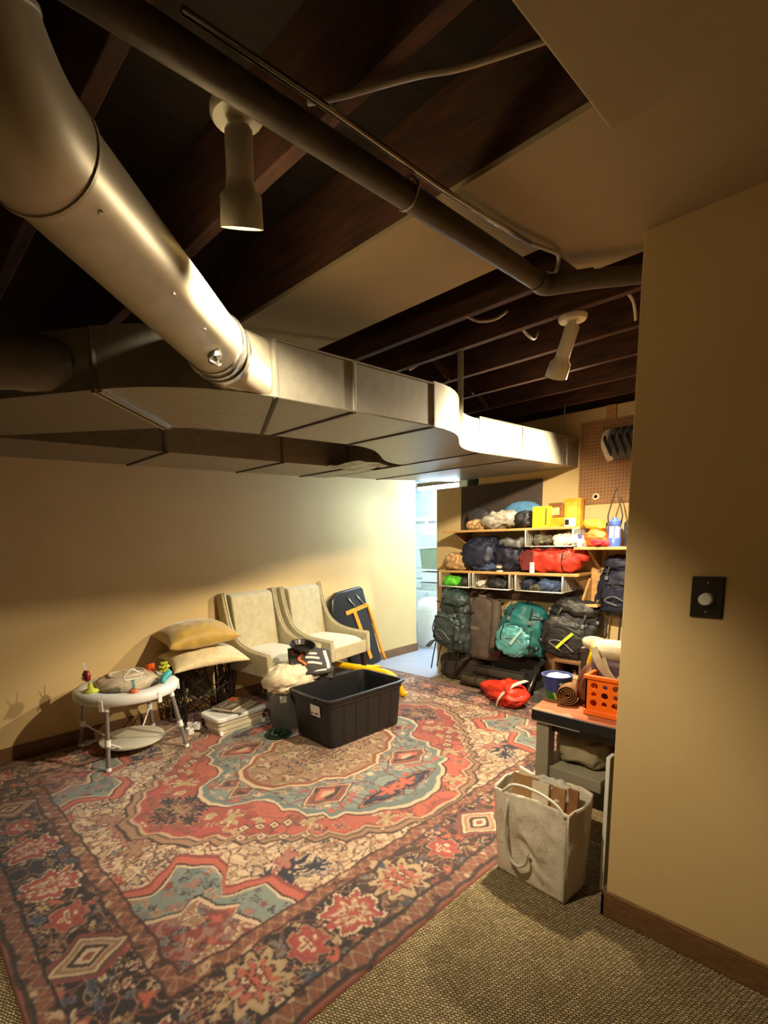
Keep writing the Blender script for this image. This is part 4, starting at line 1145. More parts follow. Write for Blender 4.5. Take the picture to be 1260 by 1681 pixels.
def soft(name, label, cat, loc, size, mat, seed=0, e=(0.8,0.8), wr=0.014, ws=12, lump=0.014, rot=None, group=None, nu=40, nv=24):
    o = blob_mb(size, e[0], e[1], wr=wr, ws=ws, lump=lump, seed=seed, nu=nu, nv=nv).build(name, mat, None, smooth=True, loc=loc, rot=rot)
    return tag(o, label, cat, group)
FAB = lambda n, c, r=0.85, v=0.15: M(n, c, rough=r, var=v, vs=16, bump=0.25, bs=140)
NAVY = FAB('navy_nylon', (30,36,58), 0.6); BLACKF = FAB('black_nylon', (30,30,32), 0.6); REDF = FAB('red_nylon', (212,62,44), 0.55)
TANF = FAB('tan_canvas', (186,150,100)); GREYF = FAB('grey_tarp', (176,170,154), 0.6); DGREY = FAB('dark_grey_nylon', (62,62,64), 0.65)
BLUEF = FAB('sky_blue_foam', (92,150,196), 0.6); GREENF = FAB('bright_green_cloth', (92,196,48)); CAMO = FAB('camouflage_cloth', (126,126,104), 0.9, 0.35)
WHITEF = FAB('white_cloth_bag', (224,222,208)); MIDBLUE = FAB('slate_blue_cloth', (66,86,120)); TEALF = FAB('teal_nylon', (34,112,112), 0.5)
TEALL = FAB('light_teal_nylon', (92,170,172), 0.5); OLIVE = FAB('dark_green_nylon', (48,62,62), 0.55); TAUPE = FAB('taupe_nylon', (96,84,74), 0.75)
# basket contents
soft('folded_cloth', 'camouflage cloth in the basket under the top shelf', 'cloth', (4.06,1.98,ZA-0.146), (0.18,0.16,0.09), CAMO, 1, wr=0.02, ws=16)
soft('folded_cloth', 'pale crumpled cloth in the basket under the top shelf', 'cloth', (4.05,1.80,ZA-0.146), (0.18,0.15,0.085), WHITEF, 2, wr=0.02, ws=16)
soft('folded_cloth', 'bright green cloth in the leftmost lower basket', 'cloth', (4.05,2.83,ZL-0.146), (0.18,0.18,0.08), GREENF, 3, wr=0.02, ws=16)
soft('pouch', 'dark grey pouch beside the green cloth', 'pouch', (4.05,2.69,ZL-0.146), (0.18,0.11,0.085), DGREY, 4, wr=0.012, ws=16)
soft('clothes_pile', 'black clothes in the middle lower basket', 'clothes', (4.06,2.36,ZL-0.146), (0.20,0.22,0.09), BLACKF, 5, wr=0.02, ws=16)
soft('sock_heap', 'pale sock heap in the middle lower basket', 'socks', (4.04,2.52,ZL-0.146), (0.16,0.08,0.06), WHITEF, 6, wr=0.02, ws=18)
soft('folded_cloth', 'slate blue cloth in the rightmost lower basket', 'cloth', (4.06,1.90,ZL-0.146), (0.18,0.16,0.09), MIDBLUE, 7, wr=0.02, ws=16)
soft('camouflage_cap', 'camouflage cap in the rightmost lower basket', 'cap', (4.03,2.01,ZL-0.146), (0.14,0.14,0.05), CAMO, 8, wr=0.015, ws=18)
soft('folded_cloth', 'dark navy cloth in the rightmost lower basket', 'cloth', (4.06,2.09,ZL-0.146), (0.18,0.11,0.09), NAVY, 9, wr=0.02, ws=16)
# top shelf
soft('tarp_bundle', 'crumpled light grey tarp on the top shelf', 'tarp', (4.06,2.36,ZA), (0.22,0.34,0.14), GREYF, 10, wr=0.035, ws=9, nu=56, nv=32)
soft('rope_heap', 'beige webbing heap at the left of the grey tarp', 'webbing', (4.05,2.60,ZA), (0.20,0.17,0.075), TANF, 11, wr=0.03, ws=18, nu=48, nv=28)
soft('dark_pouch', 'dark grey pouch behind the grey tarp on the top shelf', 'pouch', (4.13,2.62,ZA), (0.14,0.22,0.20), DGREY, 12)
soft('stuff_sack', 'black stuff sack between grey tarp and yellow box', 'stuff sack', (4.05,2.13,ZA), (0.22,0.17,0.14), BLACKF, 13, wr=0.02)
o = MB().loft([(0.0,0,0,0.05,0.20,0.8),(0.08,0,0,0.05,0.20,0.8),(0.17,0,0,0.048,0.17,0.8),(0.215,0,0,0.04,0.10,0.8),(0.228,0,0,0.02,0.03,0.8)], 32).build('foam_pad', BLUEF, None, smooth=True, loc=(4.18,2.24,ZA))
tag(o, 'sky blue rounded foam pad standing behind the grey tarp', 'foam pad')
YBOX = M('yellow_carton', (244,200,30), rough=0.5, var=0.05); AMBER = M('amber_tin', (226,158,34), rough=0.45, var=0.15, vs=18, rgb2=(196,120,24)); BROWNT = M('brown_tin', (120,78,44), rough=0.5, var=0.25, vs=20)
def carton(name, label, loc, size, mat, rz=0.0, lidm=None, bands=()):
    t = thing(name, label, 'box' if name != 'tin' else 'tin', loc, rz, 'boxes and tins on the shelves')
    w, d, h = size
    MB().box(-d/2, d/2, -w/2, w/2, 0, h).build('body', mat, t, bevel=0.004)
    if lidm: MB().box(-d/2-0.003, d/2+0.003, -w/2-0.003, w/2+0.003, h-0.018, h+0.002).build('lid', lidm, t, bevel=0.003)
    for (y0, y1, z0, z1, m) in bands:
        MB().box(-d/2-0.0012, -d/2, y0*w, y1*w, z0*h, z1*h).build('printed_panel', m, t)
    return t
carton('carton', 'tall bright yellow carton on the top shelf', (4.02,1.985,ZA), (0.12,0.10,0.165), YBOX, 0.1, bands=((-0.46,-0.36,0.1,0.9,M('tick_print', (120,90,20), rough=0.6, var=0.4, vs=120)),))
carton('tin', 'brown square tin on the amber box behind the yellow carton', (4.12,1.90,ZA+0.072), (0.105,0.10,0.115), BROWNT, 0.0, BROWNT, bands=((-0.3,0.3,0.2,0.7,M('cream_print', (210,186,130), rough=0.6, var=0.3, vs=40)),))
carton('carton', 'low flat amber box right of the yellow carton', (4.06,1.845,ZA), (0.17,0.13,0.07), AMBER, 0.0)
carton('tin', 'large square amber tin with a lid on the top shelf', (4.14,1.785,ZA+0.0), (0.125,0.08,0.215), AMBER, 0.05, AMBER, bands=((-0.3,0.3,0.25,0.75,M('gold_print', (236,184,70), rough=0.5, var=0.2, vs=30)),))
carton('carton', 'small white box with a black square at the top shelf end', (3.985,1.745,ZA), (0.07,0.05,0.062), M('white_carton', (228,220,196), rough=0.5), 0.0, bands=((-0.05,0.4,0.2,0.85,BLACKP),))
# right shelf
soft('dry_bag', 'orange and yellow bag at the left of the right shelf', 'bag', (4.05,1.575,ZR), (0.18,0.19,0.13), FAB('orange_nylon', (230,106,36), 0.55), 20, wr=0.015, rot=(0.25,0,0))
soft('rolled_bag', 'yellow rolled sack leaning above the orange bag', 'sack', (4.09,1.60,ZR+0.125), (0.13,0.19,0.075), FAB('yellow_nylon', (246,196,50), 0.55), 21, wr=0.01, rot=(0.2,0,0))
for i, (yy, c, lb) in enumerate(((1.50,(70,64,60),'dark capped tube standing beside the orange bag'),(1.475,(190,184,170),'grey capped tube standing beside the blue lantern'))):
    t = thing('capped_tube', lb, 'tube', (4.06, yy, ZR), 0, 'small tubes on the right shelf')
    MB().lathe([(0,0),(0.013,0),(0.013,0.14),(0.010,0.15),(0,0.15)], 14).build('tube_body', M('tube_body_%s' % ('dark', 'grey')[i], c, rough=0.4), t, smooth=True, angle=40)
    MB().lathe([(0,0.15),(0.011,0.15),(0.011,0.175),(0,0.177)], 14).build('cap', BLACKP, t, smooth=True, angle=40)
soft('pouch', 'pinkish red pouch at the front of the right shelf', 'pouch', (3.99,1.52,ZR), (0.09,0.13,0.06), FAB('crimson_cloth', (206,52,62)), 22, rot=(0.1,0,0))
soft('strap_bundle', 'yellow and black strap bundle behind the red pouch', 'strap bundle', (4.04,1.50,ZR+0.04), (0.08,0.10,0.045), FAB('lemon_webbing', (232,206,60)), 23, rot=(-0.15,0,0), wr=0.01)
t = thing('spray_bottle', 'small white bottle with violet cap on the right shelf', 'bottle', (3.99, 1.665, ZR))
MB().lathe([(0,0),(0.017,0),(0.018,0.05),(0.012,0.062),(0,0.062)], 16).build('bottle_body', WHITEP, t, smooth=True, angle=40)
MB().lathe([(0,0.062),(0.013,0.062),(0.012,0.095),(0,0.095)], 16).build('cap', M('violet_cap', (80,74,150), rough=0.4), t, smooth=True, angle=40)
soft('rag', 'white rag at the left corner of the right shelf', 'rag', (4.06,1.645,ZR), (0.09,0.07,0.07), WHITEF, 24, wr=0.015, ws=18)
# lantern
LB = M('lantern_blue', (70,96,170), rough=0.35); GLASSC = M('lantern_glass', (214,218,214), rough=0.15, var=0.05)
t = thing('camping_lantern', 'blue camping lantern with clear globe on the right shelf', 'lantern', (4.02, 1.435, ZR))
MB().lathe([(0,0),(0.046,0),(0.046,0.055),(0.040,0.065),(0,0.065)], 24).build('base', LB, t, smooth=True, angle=40)
MB().lathe([(0,0.065),(0.036,0.065),(0.036,0.15),(0,0.15)], 24).build('globe', GLASSC, t, smooth=True, angle=40)
MB().lathe([(0,0.15),(0.040,0.15),(0.042,0.165),(0.040,0.185),(0.022,0.195),(0.018,0.21),(0,0.212)], 24).build('cap', LB, t, smooth=True, angle=40)
for a in (0.4, 2.0, 3.5, 5.1):
    MB().cyl((0.041*math.cos(a),0.041*math.sin(a),0.06),(0.041*math.cos(a),0.041*math.sin(a),0.155),0.003,n=6).build('guard_rod', LB, t)
MB().tube([(0,0.042,0.16),(0,0.05,0.22),(0,0.022,0.34),(0,0.0,0.42),(0,-0.022,0.34),(0,-0.05,0.22),(0,-0.042,0.16)], 0.0045, 6).build('carry_strap', BLACKP, t, smooth=True)
t = thing('camera_case', 'black boxy case with silver knob at the end of the right shelf', 'case', (4.05, 1.305, ZR))
MB().loft([(0,0,0,0.055,0.065,0.4),(0.17,0,0,0.055,0.065,0.4),(0.185,0,0,0.045,0.05,0.5)], 28).build('case_body', BLACKF, t, smooth=True, angle=40)
MB().cyl((-0.055,0.02,0.10),(-0.07,0.02,0.10),0.014,n=14).build('knob', STEEL, t, smooth=True, angle=40)
MB().tube([(0,0.03,0.185),(0,0.02,0.215),(0,-0.02,0.215),(0,-0.03,0.185)], 0.006, 6).build('handle', BLACKP, t, smooth=True)
# lower shelf
soft('canvas_bag', 'tan canvas bag at the left end of the lower shelf', 'bag', (4.07,2.80,ZL), (0.22,0.26,0.15), TANF, 30, wr=0.026, ws=15, nu=56, nv=32)
soft('duffel_bag', 'bulky navy duffel upright on the lower shelf next to the tan bag', 'duffel bag', (4.09,2.56,ZL), (0.26,0.34,0.30), NAVY, 31, e=(0.7,0.7), wr=0.024, ws=14, lump=0.03, nu=60, nv=36)
soft('stuff_sack', 'slate blue sack lying before the navy duffel', 'stuff sack', (4.02,2.49,ZL), (0.12,0.28,0.075), MIDBLUE, 32, wr=0.014, ws=18)
soft('sleeping_bag', 'dark navy sleeping bag in the middle of the lower shelf', 'sleeping bag', (4.10,2.28,ZL), (0.26,0.30,0.235), FAB('deep_navy', (26,30,50), 0.65), 33, wr=0.026, ws=15, lump=0.03, nu=60, nv=36)
soft('folded_tarp', 'grey and black folded tarp on top of the dark sleeping bag', 'tarp', (4.06,2.24,ZL+0.205), (0.18,0.26,0.075), FAB('grey_black', (120,122,122), 0.6, 0.3), 34, wr=0.028, ws=14)
soft('black_jacket', 'black jacket squeezed above the red duffel', 'jacket', (4.12,1.93,ZL+0.165), (0.18,0.34,0.042), BLACKF, 35, wr=0.008)
t = thing('duffel_bag', 'bright red duffel bag with black straps on the lower shelf', 'duffel bag', (4.07, 1.92, ZL))
mb = MB()
secs = []
for i in range(31):
    u = i/30; r = 1-abs(2*u-1)**5*0.45
    secs.append((u*0.50, 0, 0, 0.105*r, 0.098*r, 0.85))
mb.loft(secs, 44)
mb.v = [(x+0.016*wrinkle((x,y,z),13,3)*(1 if x > 0 else -1), (z-0.25), y+0.098+0.012*wrinkle((x,y,z),13,8)) for (x,y,z) in mb.v]
mb.build('bag_body', REDF, t, smooth=True)
for yy in (-0.13, 0.15):
    MB().tube([(0.104*math.cos(a), yy, 0.098+0.104*math.sin(a)) for a in np.linspace(0, 2*PI, 25)[:-1]], 0.007, 6, closed=True).build('web_strap', BLACKF, t, smooth=True)
MB().prism([(0.10,0.02),(0.20,0.02),(0.20,0.175),(0.10,0.175)], -0.113, -0.104, 'x').build('dark_panel', FAB('dark_red', (112,40,36), 0.6), t, bevel=0.004)
blob_mb((0.14,0.14,0.10), 0.9, 0.9, wr=0.015, ws=12, seed=41).build('rolled_end', REDF, t, smooth=True, loc=(0.0,-0.21,0.095), rot=(0.4,0,0))
t = thing('jar', 'small squat jar with dark label on the lower shelf edge', 'jar', (3.985, 2.335, ZL))
MB().lathe([(0,0),(0.030,0),(0.032,0.01),(0.032,0.045),(0.027,0.052),(0,0.052)], 20).build('glass', M('jar_cream', (206,196,168), rough=0.3), t, smooth=True, angle=40)
MB().lathe([(0.0325,0.014),(0.0328,0.015),(0.0328,0.034),(0.0325,0.035)], 20).build('jar_label', BLACKP, t, smooth=True)
MB().lathe([(0,0.052),(0.028,0.052),(0.028,0.064),(0,0.065)], 20).build('lid', STEEL, t, smooth=True, angle=40)
t = thing('pill_bottle', 'slim white bottle standing before the red duffel', 'bottle', (3.972, 2.035, ZL))
MB().lathe([(0,0),(0.019,0),(0.019,0.06),(0.013,0.066),(0,0.066)], 18).build('bottle_body', WHITEP, t, smooth=True, angle=40)
MB().lathe([(0,0.066),(0.020,0.066),(0.020,0.085),(0,0.086)], 18).build('cap', WHITEP, t, smooth=True, angle=40)

# things on the pegboard
t = thing('sandal_bundle', 'bundle of dark strappy sandals hanging on the pegboard', 'sandals', (4.20, 1.47, 2.13))
for i in range(6):
    y = 0.08-i*0.05
    c = M('sandal_cream', (214,204,184), rough=0.7) if i == 0 else M('sandal_slate', (84,88,94), rough=0.7, var=0.2)
    pts = [(-0.02,y,0.02),(-0.07,y+0.015,0.0),(-0.09,y+0.02,-0.07),(-0.07,y-0.0,-0.15),(-0.03,y-0.01,-0.19)]
    MB().strip(spline(pts, 4), 0.045, 0.016, up=(1,0.2,0.4)).build('sole', c, t, bevel=0.004)
    MB().tube(spline([(-0.05,y+0.03,0.0),(-0.11,y+0.01,-0.05),(-0.10,y-0.02,-0.13),(-0.04,y-0.02,-0.17)], 4), 0.009, 6).build('strap', BLACKF, t, smooth=True)
t = thing('tape_roll', 'cream ring of tape hanging low on the pegboard', 'tape', (4.225, 1.655, 1.685))
MB().lathe([(0.013,-0.008),(0.026,-0.008),(0.026,0.008),(0.013,0.008),(0.013,-0.008)], 24, m=Euler((0,PI/2,0)).to_matrix()).build('tape_ring', M('tape_cream', (222,206,168), rough=0.6), t, smooth=True, angle=40)
o = MB().tube(spline([(4.215,1.36,2.0),(4.21,1.35,1.93),(4.205,1.355,1.85),(4.21,1.345,1.76)],5), 0.012, 8).build('black_strap', BLACKF, None, smooth=True)
tag(o, 'black strap hanging straight down below the sandals', 'strap')

# ------------------------------------------------------------------ hanging backpacks
def ruffle(mb, amp, scale, seed, cx=0.0, cy=0.0):
    out = []
    for (x, y, z) in mb.v:
        d = Vector((x-cx, y-cy, 0)); d = d.normalized() if d.length > 1e-6 else Vector((0,0,0))
        k = wrinkle((x, y, z), scale, seed)*amp
        out.append((x+d.x*k, y+d.y*k, z+0.3*k))
    mb.v = out
    return mb
def pack(label, loc, w, h, d, main, second, seed, rot=(0,0,0), lid=True, pocket=True, straps=3, dang=0.0, stripe=None, low=0.38, taper=0.32, poff=(0.0, 0.20), psize=(0.70, 0.50)):
    t = thing('backpack', label, 'backpack', loc, 0, 'backpacks hanging on the storage wall', rot)
    secs = []
    for i in range(29):
        u = i/28
        f = min(1, (u/0.14))**0.5 if u < 0.14 else 1
        g = 1 if u < 0.6 else 1-0.40*((u-0.6)/0.4)**2
        f = max(f, 0.25)
        wv = (1-taper*max(0.0, (u-low)/(1-low))**1.5)*(0.80+0.20*min(1, u/low))
        if u > 0.88: wv *= math.sqrt(1-0.65*((u-0.88)/0.12)**2)
        secs.append((h*u, -d*0.5*f*g-0.0, 0, d*0.5*f*g, w*0.5*wv*f, 0.78))
    ruffle(MB().loft(secs, 60), 0.017, 12, seed, -d/2, 0).build('main_body', main, t, smooth=True)
    if lid:
        l = blob_mb((d*0.90, w*0.70, h*0.26), 0.85, 0.85, wr=0.017, ws=14, lump=0.015, seed=seed+3, nu=52, nv=30)
        l.build('top_lid', second, t, smooth=True, loc=(-d*0.5, 0, h*0.86), rot=(0, -0.25, 0))
    if pocket:
        p = blob_mb((d*0.42, w*psize[0], h*psize[1]), 0.75, 0.75, wr=0.016, ws=15, lump=0.012, seed=seed+5, nu=52, nv=34)
        p.build('front_pocket', second, t, smooth=True, loc=(-d*0.94, poff[0]*w, h*poff[1]))
        zp = [(-d*1.20, -w*0.25, h*0.62), (-d*1.24, 0.0, h*0.66), (-d*1.20, w*0.25, h*0.62)]
        MB().tube(spline(zp, 5), 0.004, 6).build('zip', BLACKP, t)
    for sy in (-1, 1):
        blob_mb((d*0.55, w*0.16, h*0.36), 0.8, 0.8, wr=0.006, ws=14, seed=seed+7+sy).build('side_pocket', main, t, smooth=True, loc=(-d*0.45, sy*w*0.47, h*0.10))
    for i in range(straps):
        z = h*(0.30+0.55*i/max(1, straps-1))
        for sy in (-1, 1):
            sp = MB().strip([(-d*0.35, sy*w*0.50, z-0.02), (-d*0.85, sy*w*0.44, z), (-d*1.10, sy*w*0.26, z+0.012)], 0.016, 0.005, up=(0,0,1)).build('compression_strap', BLACKF, t)
            MB().obox((-d*0.9, sy*w*0.42, z), (0.012, 0.022, 0.022)).build('buckle', M('buckle_grey', (120,122,122), rough=0.4), sp, bevel=0.003)
    MB().tube([(-d*0.3,-0.03,h*0.97),(-d*0.3,-0.02,h*1.05),(-d*0.3,0.02,h*1.05),(-d*0.3,0.03,h*0.97)], 0.007, 8).build('haul_loop', BLACKF, t, smooth=True)
    # hip-belt wings, webbing ladder down the front, trim bands
    for sy in (-1, 1):
        MB().strip(spline([(-d*0.25, sy*w*0.44, h*0.12), (-d*0.55, sy*w*0.56, h*0.06), (-d*0.95, sy*w*0.52, -0.005)], 5), 0.055, 0.014, up=(0,0.3,1)).build('hip_belt', BLACKF, t, bevel=0.004)
        MB().tube(spline([(-d*1.02, sy*w*0.30, h*0.22), (-d*1.22, sy*w*0.33, h*0.40), (-d*1.15, sy*w*0.30, h*0.62)], 5), 0.005, 6).build('trim_band', BLACKP, t)
        MB().strip(spline([(-d*0.9, sy*w*0.20, h*0.99), (-d*1.06, sy*w*0.22, h*0.86), (-d*1.10, sy*w*0.23, h*0.72)], 5), 0.014, 0.004, up=(1,0,0)).build('lid_strap', BLACKF, t)
        MB().obox((-d*1.11, sy*w*0.23, h*0.74), (0.014, 0.024, 0.03)).build('lid_buckle', M('buckle_grey', (120,122,122)), t, bevel=0.003)
    MB().tube(spline([(-d*1.16, -w*0.20, h*0.30), (-d*1.25, w*0.05, h*0.42), (-d*1.17, w*0.24, h*0.34), (-d*1.20, 0.0, h*0.26)], 6), 0.003, 6).build('bungee_cord', M('cord_grey', (150,150,146), rough=0.6), t)
    if dang:
        for (yy, ln) in ((-0.3, 0.9), (0.0, 1.0), (0.25, 0.8), (0.42, 1.0)):
            MB().strip([(-d*0.6, yy*w, h*0.14), (-d*0.65, yy*w*1.05, -dang*ln*0.5), (-d*0.7, yy*w*1.02, -dang*ln)], 0.014, 0.003, up=(1,0,0)).build('loose_strap', BLACKF, t)
    if stripe:
        MB().strip([(-d*1.235, -w*0.12, h*0.60), (-d*1.26, -w*0.02, h*0.45), (-d*1.245, w*0.08, h*0.28)], 0.022, 0.004, up=(1,0,0)).build('bright_strap', stripe, t)
    return t
pack('dark green-grey trekking backpack hanging leftmost with loose straps', (4.17,2.90,0.29), 0.42, 0.56, 0.19, OLIVE, FAB('grey_green_nylon', (66,84,84), 0.5), 51, rot=(math.radians(10),0,math.radians(-8)), dang=0.24, taper=0.36)
pack('teal backpack with pale teal front pocket hanging in the middle', (4.16,2.19,0.35), 0.40, 0.47, 0.19, TEALF, TEALL, 53, rot=(math.radians(8),0,math.radians(4)), straps=2, lid=False, taper=0.22, poff=(0.10, 0.06), psize=(0.74, 0.58), stripe=FAB('pale_aqua_webbing', (170,216,216)))
pack('black backpack with a neon yellow strap hanging beside the teal one', (4.18,1.815,0.37), 0.44, 0.48, 0.20, BLACKF, FAB('charcoal_nylon', (48,48,46), 0.6), 55, rot=(math.radians(13),0,math.radians(6)), straps=2, taper=0.20, psize=(0.74, 0.62), poff=(0.06, 0.16), stripe=FAB('neon_yellow', (214,232,60)))
pack('navy backpack hanging under the right shelf next to the wall edge', (4.24,1.40,0.76), 0.36, 0.42, 0.17, NAVY, FAB('dark_navy_nylon', (36,40,62), 0.6), 57, straps=2, dang=0.20)
# taupe garment bag
t = thing('garment', 'taupe jacket hanging between green and teal backpacks', 'jacket', (4.20, 2.57, 0.27))
secs = []
for i in range(14):
    u = i/13
    wv = 0.165+0.02*math.sin(u*5) if u < 0.8 else 0.165*(1-((u-0.8)/0.2)**2*0.55)
    secs.append((0.58*u, -0.07, 0, 0.06+0.02*math.sin(u*3), wv, 0.8))
ruffle(MB().loft(secs, 40), 0.016, 9, 61, -0.07, 0).build('coat_body', TAUPE, t, smooth=True)
for sy in (-1, 1):
    ruffle(MB().tube(spline([(-0.08,sy*0.13,0.56),(-0.13,sy*0.165,0.40),(-0.14,sy*0.15,0.22),(-0.13,sy*0.13,0.10)],5), [0.045]*8+[0.038]*8, 14), 0.010, 12, 62).build('sleeve', TAUPE, t, smooth=True)
MB().tube(spline([(-0.05,-0.06,0.60),(-0.11,0.0,0.585),(-0.05,0.06,0.60),(-0.02,0.0,0.65)],5), 0.016, 8).build('collar', FAB('light_taupe', (126,112,98)), t, smooth=True)
MB().strip([(-0.15,-0.02,0.30),(-0.155,0.08,0.29),(-0.14,0.14,0.30)], 0.03, 0.006, up=(1,0,0)).build('pocket_flap', FAB('light_taupe', (126,112,98)), t)

# low gear below the packs
soft('gear_bag', 'dark brown gear bag on the floor under the green and taupe hangings', 'bag', (4.18,2.84,0.0), (0.13,0.50,0.26), FAB('umber_canvas', (64,52,42)), 63, e=(0.5,0.6), wr=0.016)
soft('gear_bag', 'black gear bag on the floor under the teal backpack', 'bag', (4.19,2.26,0.0), (0.11,0.52,0.33), FAB('soot_canvas', (40,37,35)), 64, e=(0.5,0.6), wr=0.016)
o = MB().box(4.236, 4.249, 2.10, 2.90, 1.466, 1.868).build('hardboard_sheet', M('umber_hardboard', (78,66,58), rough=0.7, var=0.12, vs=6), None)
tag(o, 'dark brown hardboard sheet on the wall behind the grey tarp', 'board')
for i, (y0, y1, x, z, r, c, lb) in enumerate(((2.20,2.72,4.03,0.062,0.06,(92,80,62),'rolled brown mat on the floor below the taupe jacket'),(2.10,2.60,4.04,0.172,0.05,(58,54,46),'dark rolled mat lying on the brown mat'))):
    t = thing('rolled_mat', lb, 'rolled mat', (x, (y0+y1)/2, z), 0, 'rolled mats below the backpacks')
    sp = []
    for k in range(60):
        a = k*0.35; rr = r*(0.15+0.85*k/59)
        sp.append((rr*math.cos(a), rr*math.sin(a)))
    mb = MB()
    L_ = (y1-y0)/2
    vs = [(p[0],-L_,p[1]) for p in sp]+[(p[0],L_,p[1]) for p in sp]
    mb.add(vs, [(k,k+1,61+k,60+k) for k in range(59)])
    mb.build('mat_spiral', FAB('mat_foam_%s' % ('brown','dark')[i], c), t, smooth=True, solid=0.006)
    MB().tube([((r+0.004)*math.cos(a), 0.1, (r+0.004)*math.sin(a)) for a in np.linspace(0,2*PI,25)[:-1]], 0.005, 6, closed=True).build('strap', BLACKF, t)
carton('carton', 'flat dark grey box on the floor below the black backpack', (4.09,1.905,0.0), (0.16,0.26,0.10), M('slate_box', (92,92,90), rough=0.6, var=0.15))
o = MB().cyl((3.93,2.05,0.012),(4.05,2.01,0.24),0.009,n=10).build('tent_pole', STEEL, None, smooth=True)
tag(o, 'short silver tent pole leaning behind the red sack', 'pole')
t = thing('wooden_crate', 'open wooden crate shelf with jars below the black backpack', 'crate', (4.06, 1.70, 0.0))
CR = M('crate_wood', (120,84,56), rough=0.6, var=0.2, vs=8)
MB().box(-0.14,0.14,0.095,0.115,0,0.42).build('side_panel', CR, t); MB().box(-0.14,0.14,-0.115,-0.095,0,0.42).build('side_panel', CR, t)
for z in (0.01, 0.20, 0.40): MB().box(-0.14,0.14,-0.095,0.095,z,z+0.016).build('shelf_board', PINE if z == 0.20 else CR, t)
MB().box(0.128,0.14,-0.095,0.095,0.026,0.40).build('back_panel', BLACKP, t)
for (yy, xx, c) in ((0.03,-0.06,(150,146,120)),(-0.03,-0.04,(176,160,110)),(0.0,0.03,(90,90,84))):
    t = thing('jar', ('greenish','yellowish','dark')[(0.03,-0.03,0.0).index(yy)]+' jar inside the wooden crate shelf', 'jar', (4.06+xx, 1.70+yy, 0.216), 0, 'jars in the crate')
    MB().lathe([(0,0),(0.026,0),(0.027,0.07),(0.02,0.085),(0,0.085)], 16).build('glass', M('jar_glass_%d_%d_%d' % c, c, rough=0.2), t, smooth=True, angle=40)
    MB().lathe([(0,0.085),(0.022,0.085),(0.022,0.10),(0,0.10)], 16).build('lid', STEEL, t, smooth=True, angle=40)

# red sack on the floor with white webbing
t = thing('red_dry_sack', 'crumpled bright red sack with white strap on the carpet', 'sack', (3.83, 2.16, 0.0), math.radians(-26))
s = blob_mb((0.26,0.50,0.20), 0.85, 0.8, wr=0.028, ws=8, lump=0.03, ls=5, seed=71, nu=64, nv=36)
s.v = [(x, y, z*1.12*(0.70+0.36*(0.5-abs(y/0.5-0.0)))+0.0) for (x,y,z) in s.v]
s.build('sack_body', FAB('scarlet_nylon', (222,54,30), 0.45), t, smooth=True)
blob_mb((0.16,0.20,0.08), 0.9, 0.9, wr=0.02, ws=10, seed=72).build('rolled_mouth', FAB('dark_red', (112,40,36), 0.6), t, smooth=True, loc=(0.02,0.26,0.0))
MB().strip(spline([(0.08,-0.16,0.225),(0.0,-0.165,0.215),(-0.08,-0.14,0.17),(-0.135,-0.10,0.09),(-0.15,-0.08,0.02)],5), 0.045, 0.005, up=(-0.3,0,1)).build('white_strap', FAB('white_webbing', (228,220,204)), t)
# ------------------------------------------------------------------ desk behind the wall end, with clutter
GREYP = M('grey_paint', (150,144,124), rough=0.55, var=0.06, vs=5)
DTOP = M('worn_desk_top', (176,112,78), rough=0.4, var=0.2, vs=5, stretch=(6,1,1), rgb2=(146,86,60))
t = thing('desk', 'grey desk with black-edged wooden top beside the right wall end', 'desk', (0, 0, 0))
top = [(1.985,0.20),(2.60,0.20),(2.60,1.085),(1.985,0.998)]
MB().prism(top, 0.672, 0.70, 'z').build('desk_top', DTOP, t)
MB().box(1.978, 1.986, 0.20, 0.998, 0.655, 0.699).build('black_edge', BLACKP, t, bevel=0.002)
MB().box(1.984, 1.992, 0.80, 0.995, 0.648, 0.655).build('white_edge_strip', WHITEP, t)
MB().box(2.03, 2.05, 0.20, 0.93, 0.605, 0.67).build('drawer_front', M('dark_drawer', (58,54,46), rough=0.5), t, bevel=0.003)
MB().obox((2.026,0.685,0.655), (0.004,0.03,0.014), (0.5,0,0)).build('drawer_tag', WHITEP, t)
for (x, y) in ((2.0,0.93),(2.52,1.0),(2.52,0.22),(2.0,0.22)):
    MB().box(x, x+0.06, y, y+0.055, 0.0, 0.672).build('leg', GREYP, t, bevel=0.003)
MB().box(2.03, 2.55, 0.72, 0.985, 0.425, 0.45).build('lower_shelf', GREYP, t, bevel=0.003)
MB().box(2.015, 2.035, 0.72, 0.985, 0.40, 0.452).build('shelf_rail', GREYP, t, bevel=0.003)
MB().box(2.52, 2.53, 0.28, 1.0, 0.05, 0.60).build('back_panel', M('desk_back', (84,78,66), rough=0.7), t)
soft('linen_stack', 'crumpled beige linen on the desk lower shelf', 'linen', (2.21,0.845,0.451), (0.26,0.225,0.135), FAB('beige_linen', (176,162,132)), 81, e=(0.5,0.5), wr=0.014, ws=14)
o = MB().box(2.0, 2.45, 0.685, 0.697, 0.0, 0.565).build('white_board', M('white_board_face', (176,168,148), rough=0.5, var=0.05), None, bevel=0.002)
MB().box(1.9965, 2.0005, 0.684, 0.698, 0.0, 0.568).build('edge_band', WHITEP, o); MB().box(2.0, 2.45, 0.684, 0.698, 0.565, 0.569).build('edge_band', WHITEP, o)
tag(o, 'thin pale board standing on edge between desk and wall end', 'board')
